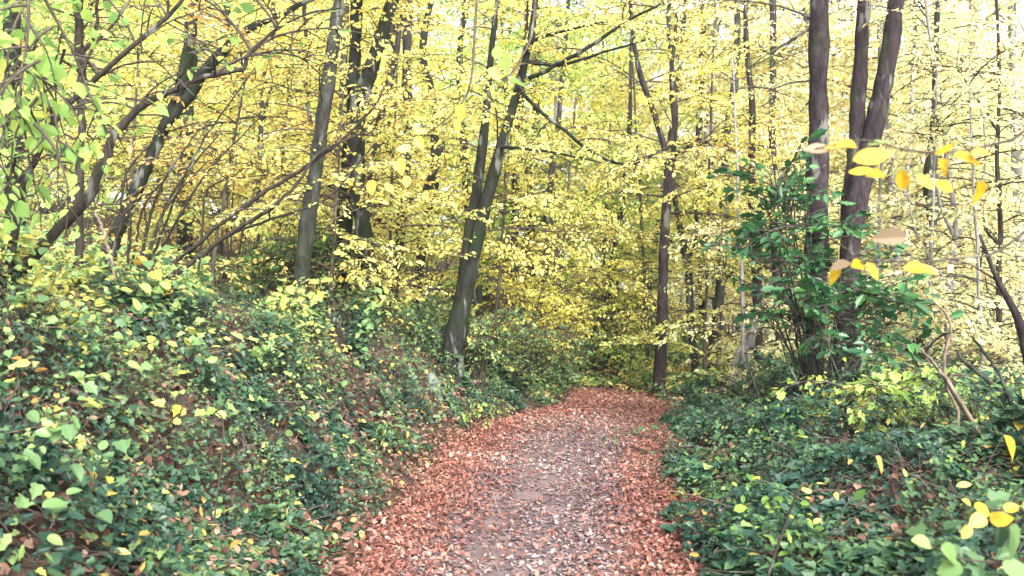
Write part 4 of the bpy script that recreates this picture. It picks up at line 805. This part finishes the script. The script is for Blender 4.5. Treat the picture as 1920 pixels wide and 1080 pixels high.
leafy_twig('orange_leaf_bramble', 'thin bramble cane with one orange leaf and small yellow ones above the right ivy', rb_(2.4, 3.9), [(1830, 945, 3.7), (1740, 905, 3.7), (1660, 865, 3.7), (1620, 845, 3.7)],
    [(1640, 855, 3.65, .9, -.5, .075, 0), (1700, 890, 3.65, -.9, .3, .05, 1), (1790, 910, 3.65, .8, -.2, .055, 1), (1800, 935, 3.65, .8, -.4, .05, 1), (1880, 815, 3.65, .6, -.7, .1, 2)], [OCH, LEM, GOLD], shape='beechfine')
leafy_twig('arching_cane', 'thin brown cane arching across the middle of the right ivy', rb_(1.05, 3.6), [(1490, 930, 3.3), (1520, 920, 3.3), (1570, 920, 3.3), (1620, 950, 3.3), (1700, 985, 3.3)],
    [(1560, 925, 3.25, 1, -.4, .05, 0), (1600, 935, 3.25, .7, .6, .06, 1), (1520, 918, 3.25, -.8, -.3, .05, 0)], [LEM, GRN])
leafy_twig('bank_sycamore_seedling', 'seedling with orange and yellow lobed leaves on the left bank', rb_(-1.7, 4.5), [(420, 800, 4.4), (390, 770, 4.35), (370, 755, 4.3)],
    [(368, 775, 4.25, .9, .2, .07, 0), (350, 770, 4.25, -.8, -.4, .05, 1), (335, 760, 4.25, -.2, -1, .06, 2), (390, 770, 4.25, 1, -.1, .06, 3)], [LIME, OCH, GOLD, LIME], shape='maple', ratio=.8)

# ------------------------------------------------------------------ light, sky, camera
w = bpy.data.worlds.new('World'); S.world = w; w.use_nodes = True; nt = w.node_tree; nt.nodes.clear()
SUN_EL, SUN_ROT = R(40), R(160)
sky = mk(nt, 'ShaderNodeTexSky', sky_type='NISHITA', sun_disc=False, sun_elevation=SUN_EL, sun_rotation=SUN_ROT, air_density=1.0, dust_density=3.0, ozone_density=1.0)
hs = mk(nt, 'ShaderNodeHueSaturation'); hs.inputs['Saturation'].default_value = .22
bg = mk(nt, 'ShaderNodeBackground'); bg.inputs[1].default_value = .135; out = mk(nt, 'ShaderNodeOutputWorld')
nt.links.new(sky.outputs[0], hs.inputs['Color']); nt.links.new(hs.outputs[0], bg.inputs[0]); nt.links.new(bg.outputs[0], out.inputs[0])
sd = bpy.data.lights.new('sun', 'SUN'); sd.energy = 1.5; sd.angle = R(18); sd.color = (1, .96, .9)
so = bpy.data.objects.new('sun', sd); C.objects.link(so)
import mathutils
d = mathutils.Vector((math.cos(SUN_EL) * math.sin(SUN_ROT), math.cos(SUN_EL) * math.cos(SUN_ROT), math.sin(SUN_EL)))
so.rotation_euler = d.to_track_quat('Z', 'Y').to_euler()

cd = bpy.data.cameras.new('camera'); cam = bpy.data.objects.new('camera', cd); C.objects.link(cam)
cd.sensor_width = 36; cd.lens = 36 * F0 / 1920; cd.clip_start = .05; cd.clip_end = 2000
cam.location = (0, 0, CAMZ); cam.rotation_euler = (R(90) + math.atan((HY - 540) / F0), 0, 0)
cd.dof.use_dof = True; cd.dof.focus_distance = 7.5; cd.dof.aperture_fstop = 2.8
S.camera = cam
S.view_settings.view_transform = 'Standard'; S.view_settings.look = 'None'; S.view_settings.exposure = 2.36; S.view_settings.gamma = 1
S.cycles.max_bounces = 10; S.cycles.diffuse_bounces = 6; S.cycles.glossy_bounces = 2; S.cycles.transmission_bounces = 6
S.cycles.filter_width = 1.5

HAZE = True
if HAZE:  # thin scattering volume, added to lift the far wood and make it glow
    m, nt, N = nodes('added_haze'); pv = N('ShaderNodeVolumePrincipled'); pv.inputs['Color'].default_value = (.97, .97, .95, 1); pv.inputs['Density'].default_value = .0010; pv.inputs['Anisotropy'].default_value = .3
    out = N('ShaderNodeOutputMaterial'); nt.links.new(pv.outputs[0], out.inputs['Volume'])
    g = Geo(); x0, x1, y0, y1, z0, z1 = -90, 90, -12, 100, -14, 24
    g.add([(x0, y0, z0), (x1, y0, z0), (x1, y1, z0), (x0, y1, z0), (x0, y0, z1), (x1, y0, z1), (x1, y1, z1), (x0, y1, z1)], [(0, 3, 2, 1), (4, 5, 6, 7), (0, 1, 5, 4), (1, 2, 6, 5), (2, 3, 7, 6), (3, 0, 4, 7)])
    tag(g.build('haze', m), 'thin pale haze added to brighten the far wood', 'haze', kind='stuff')
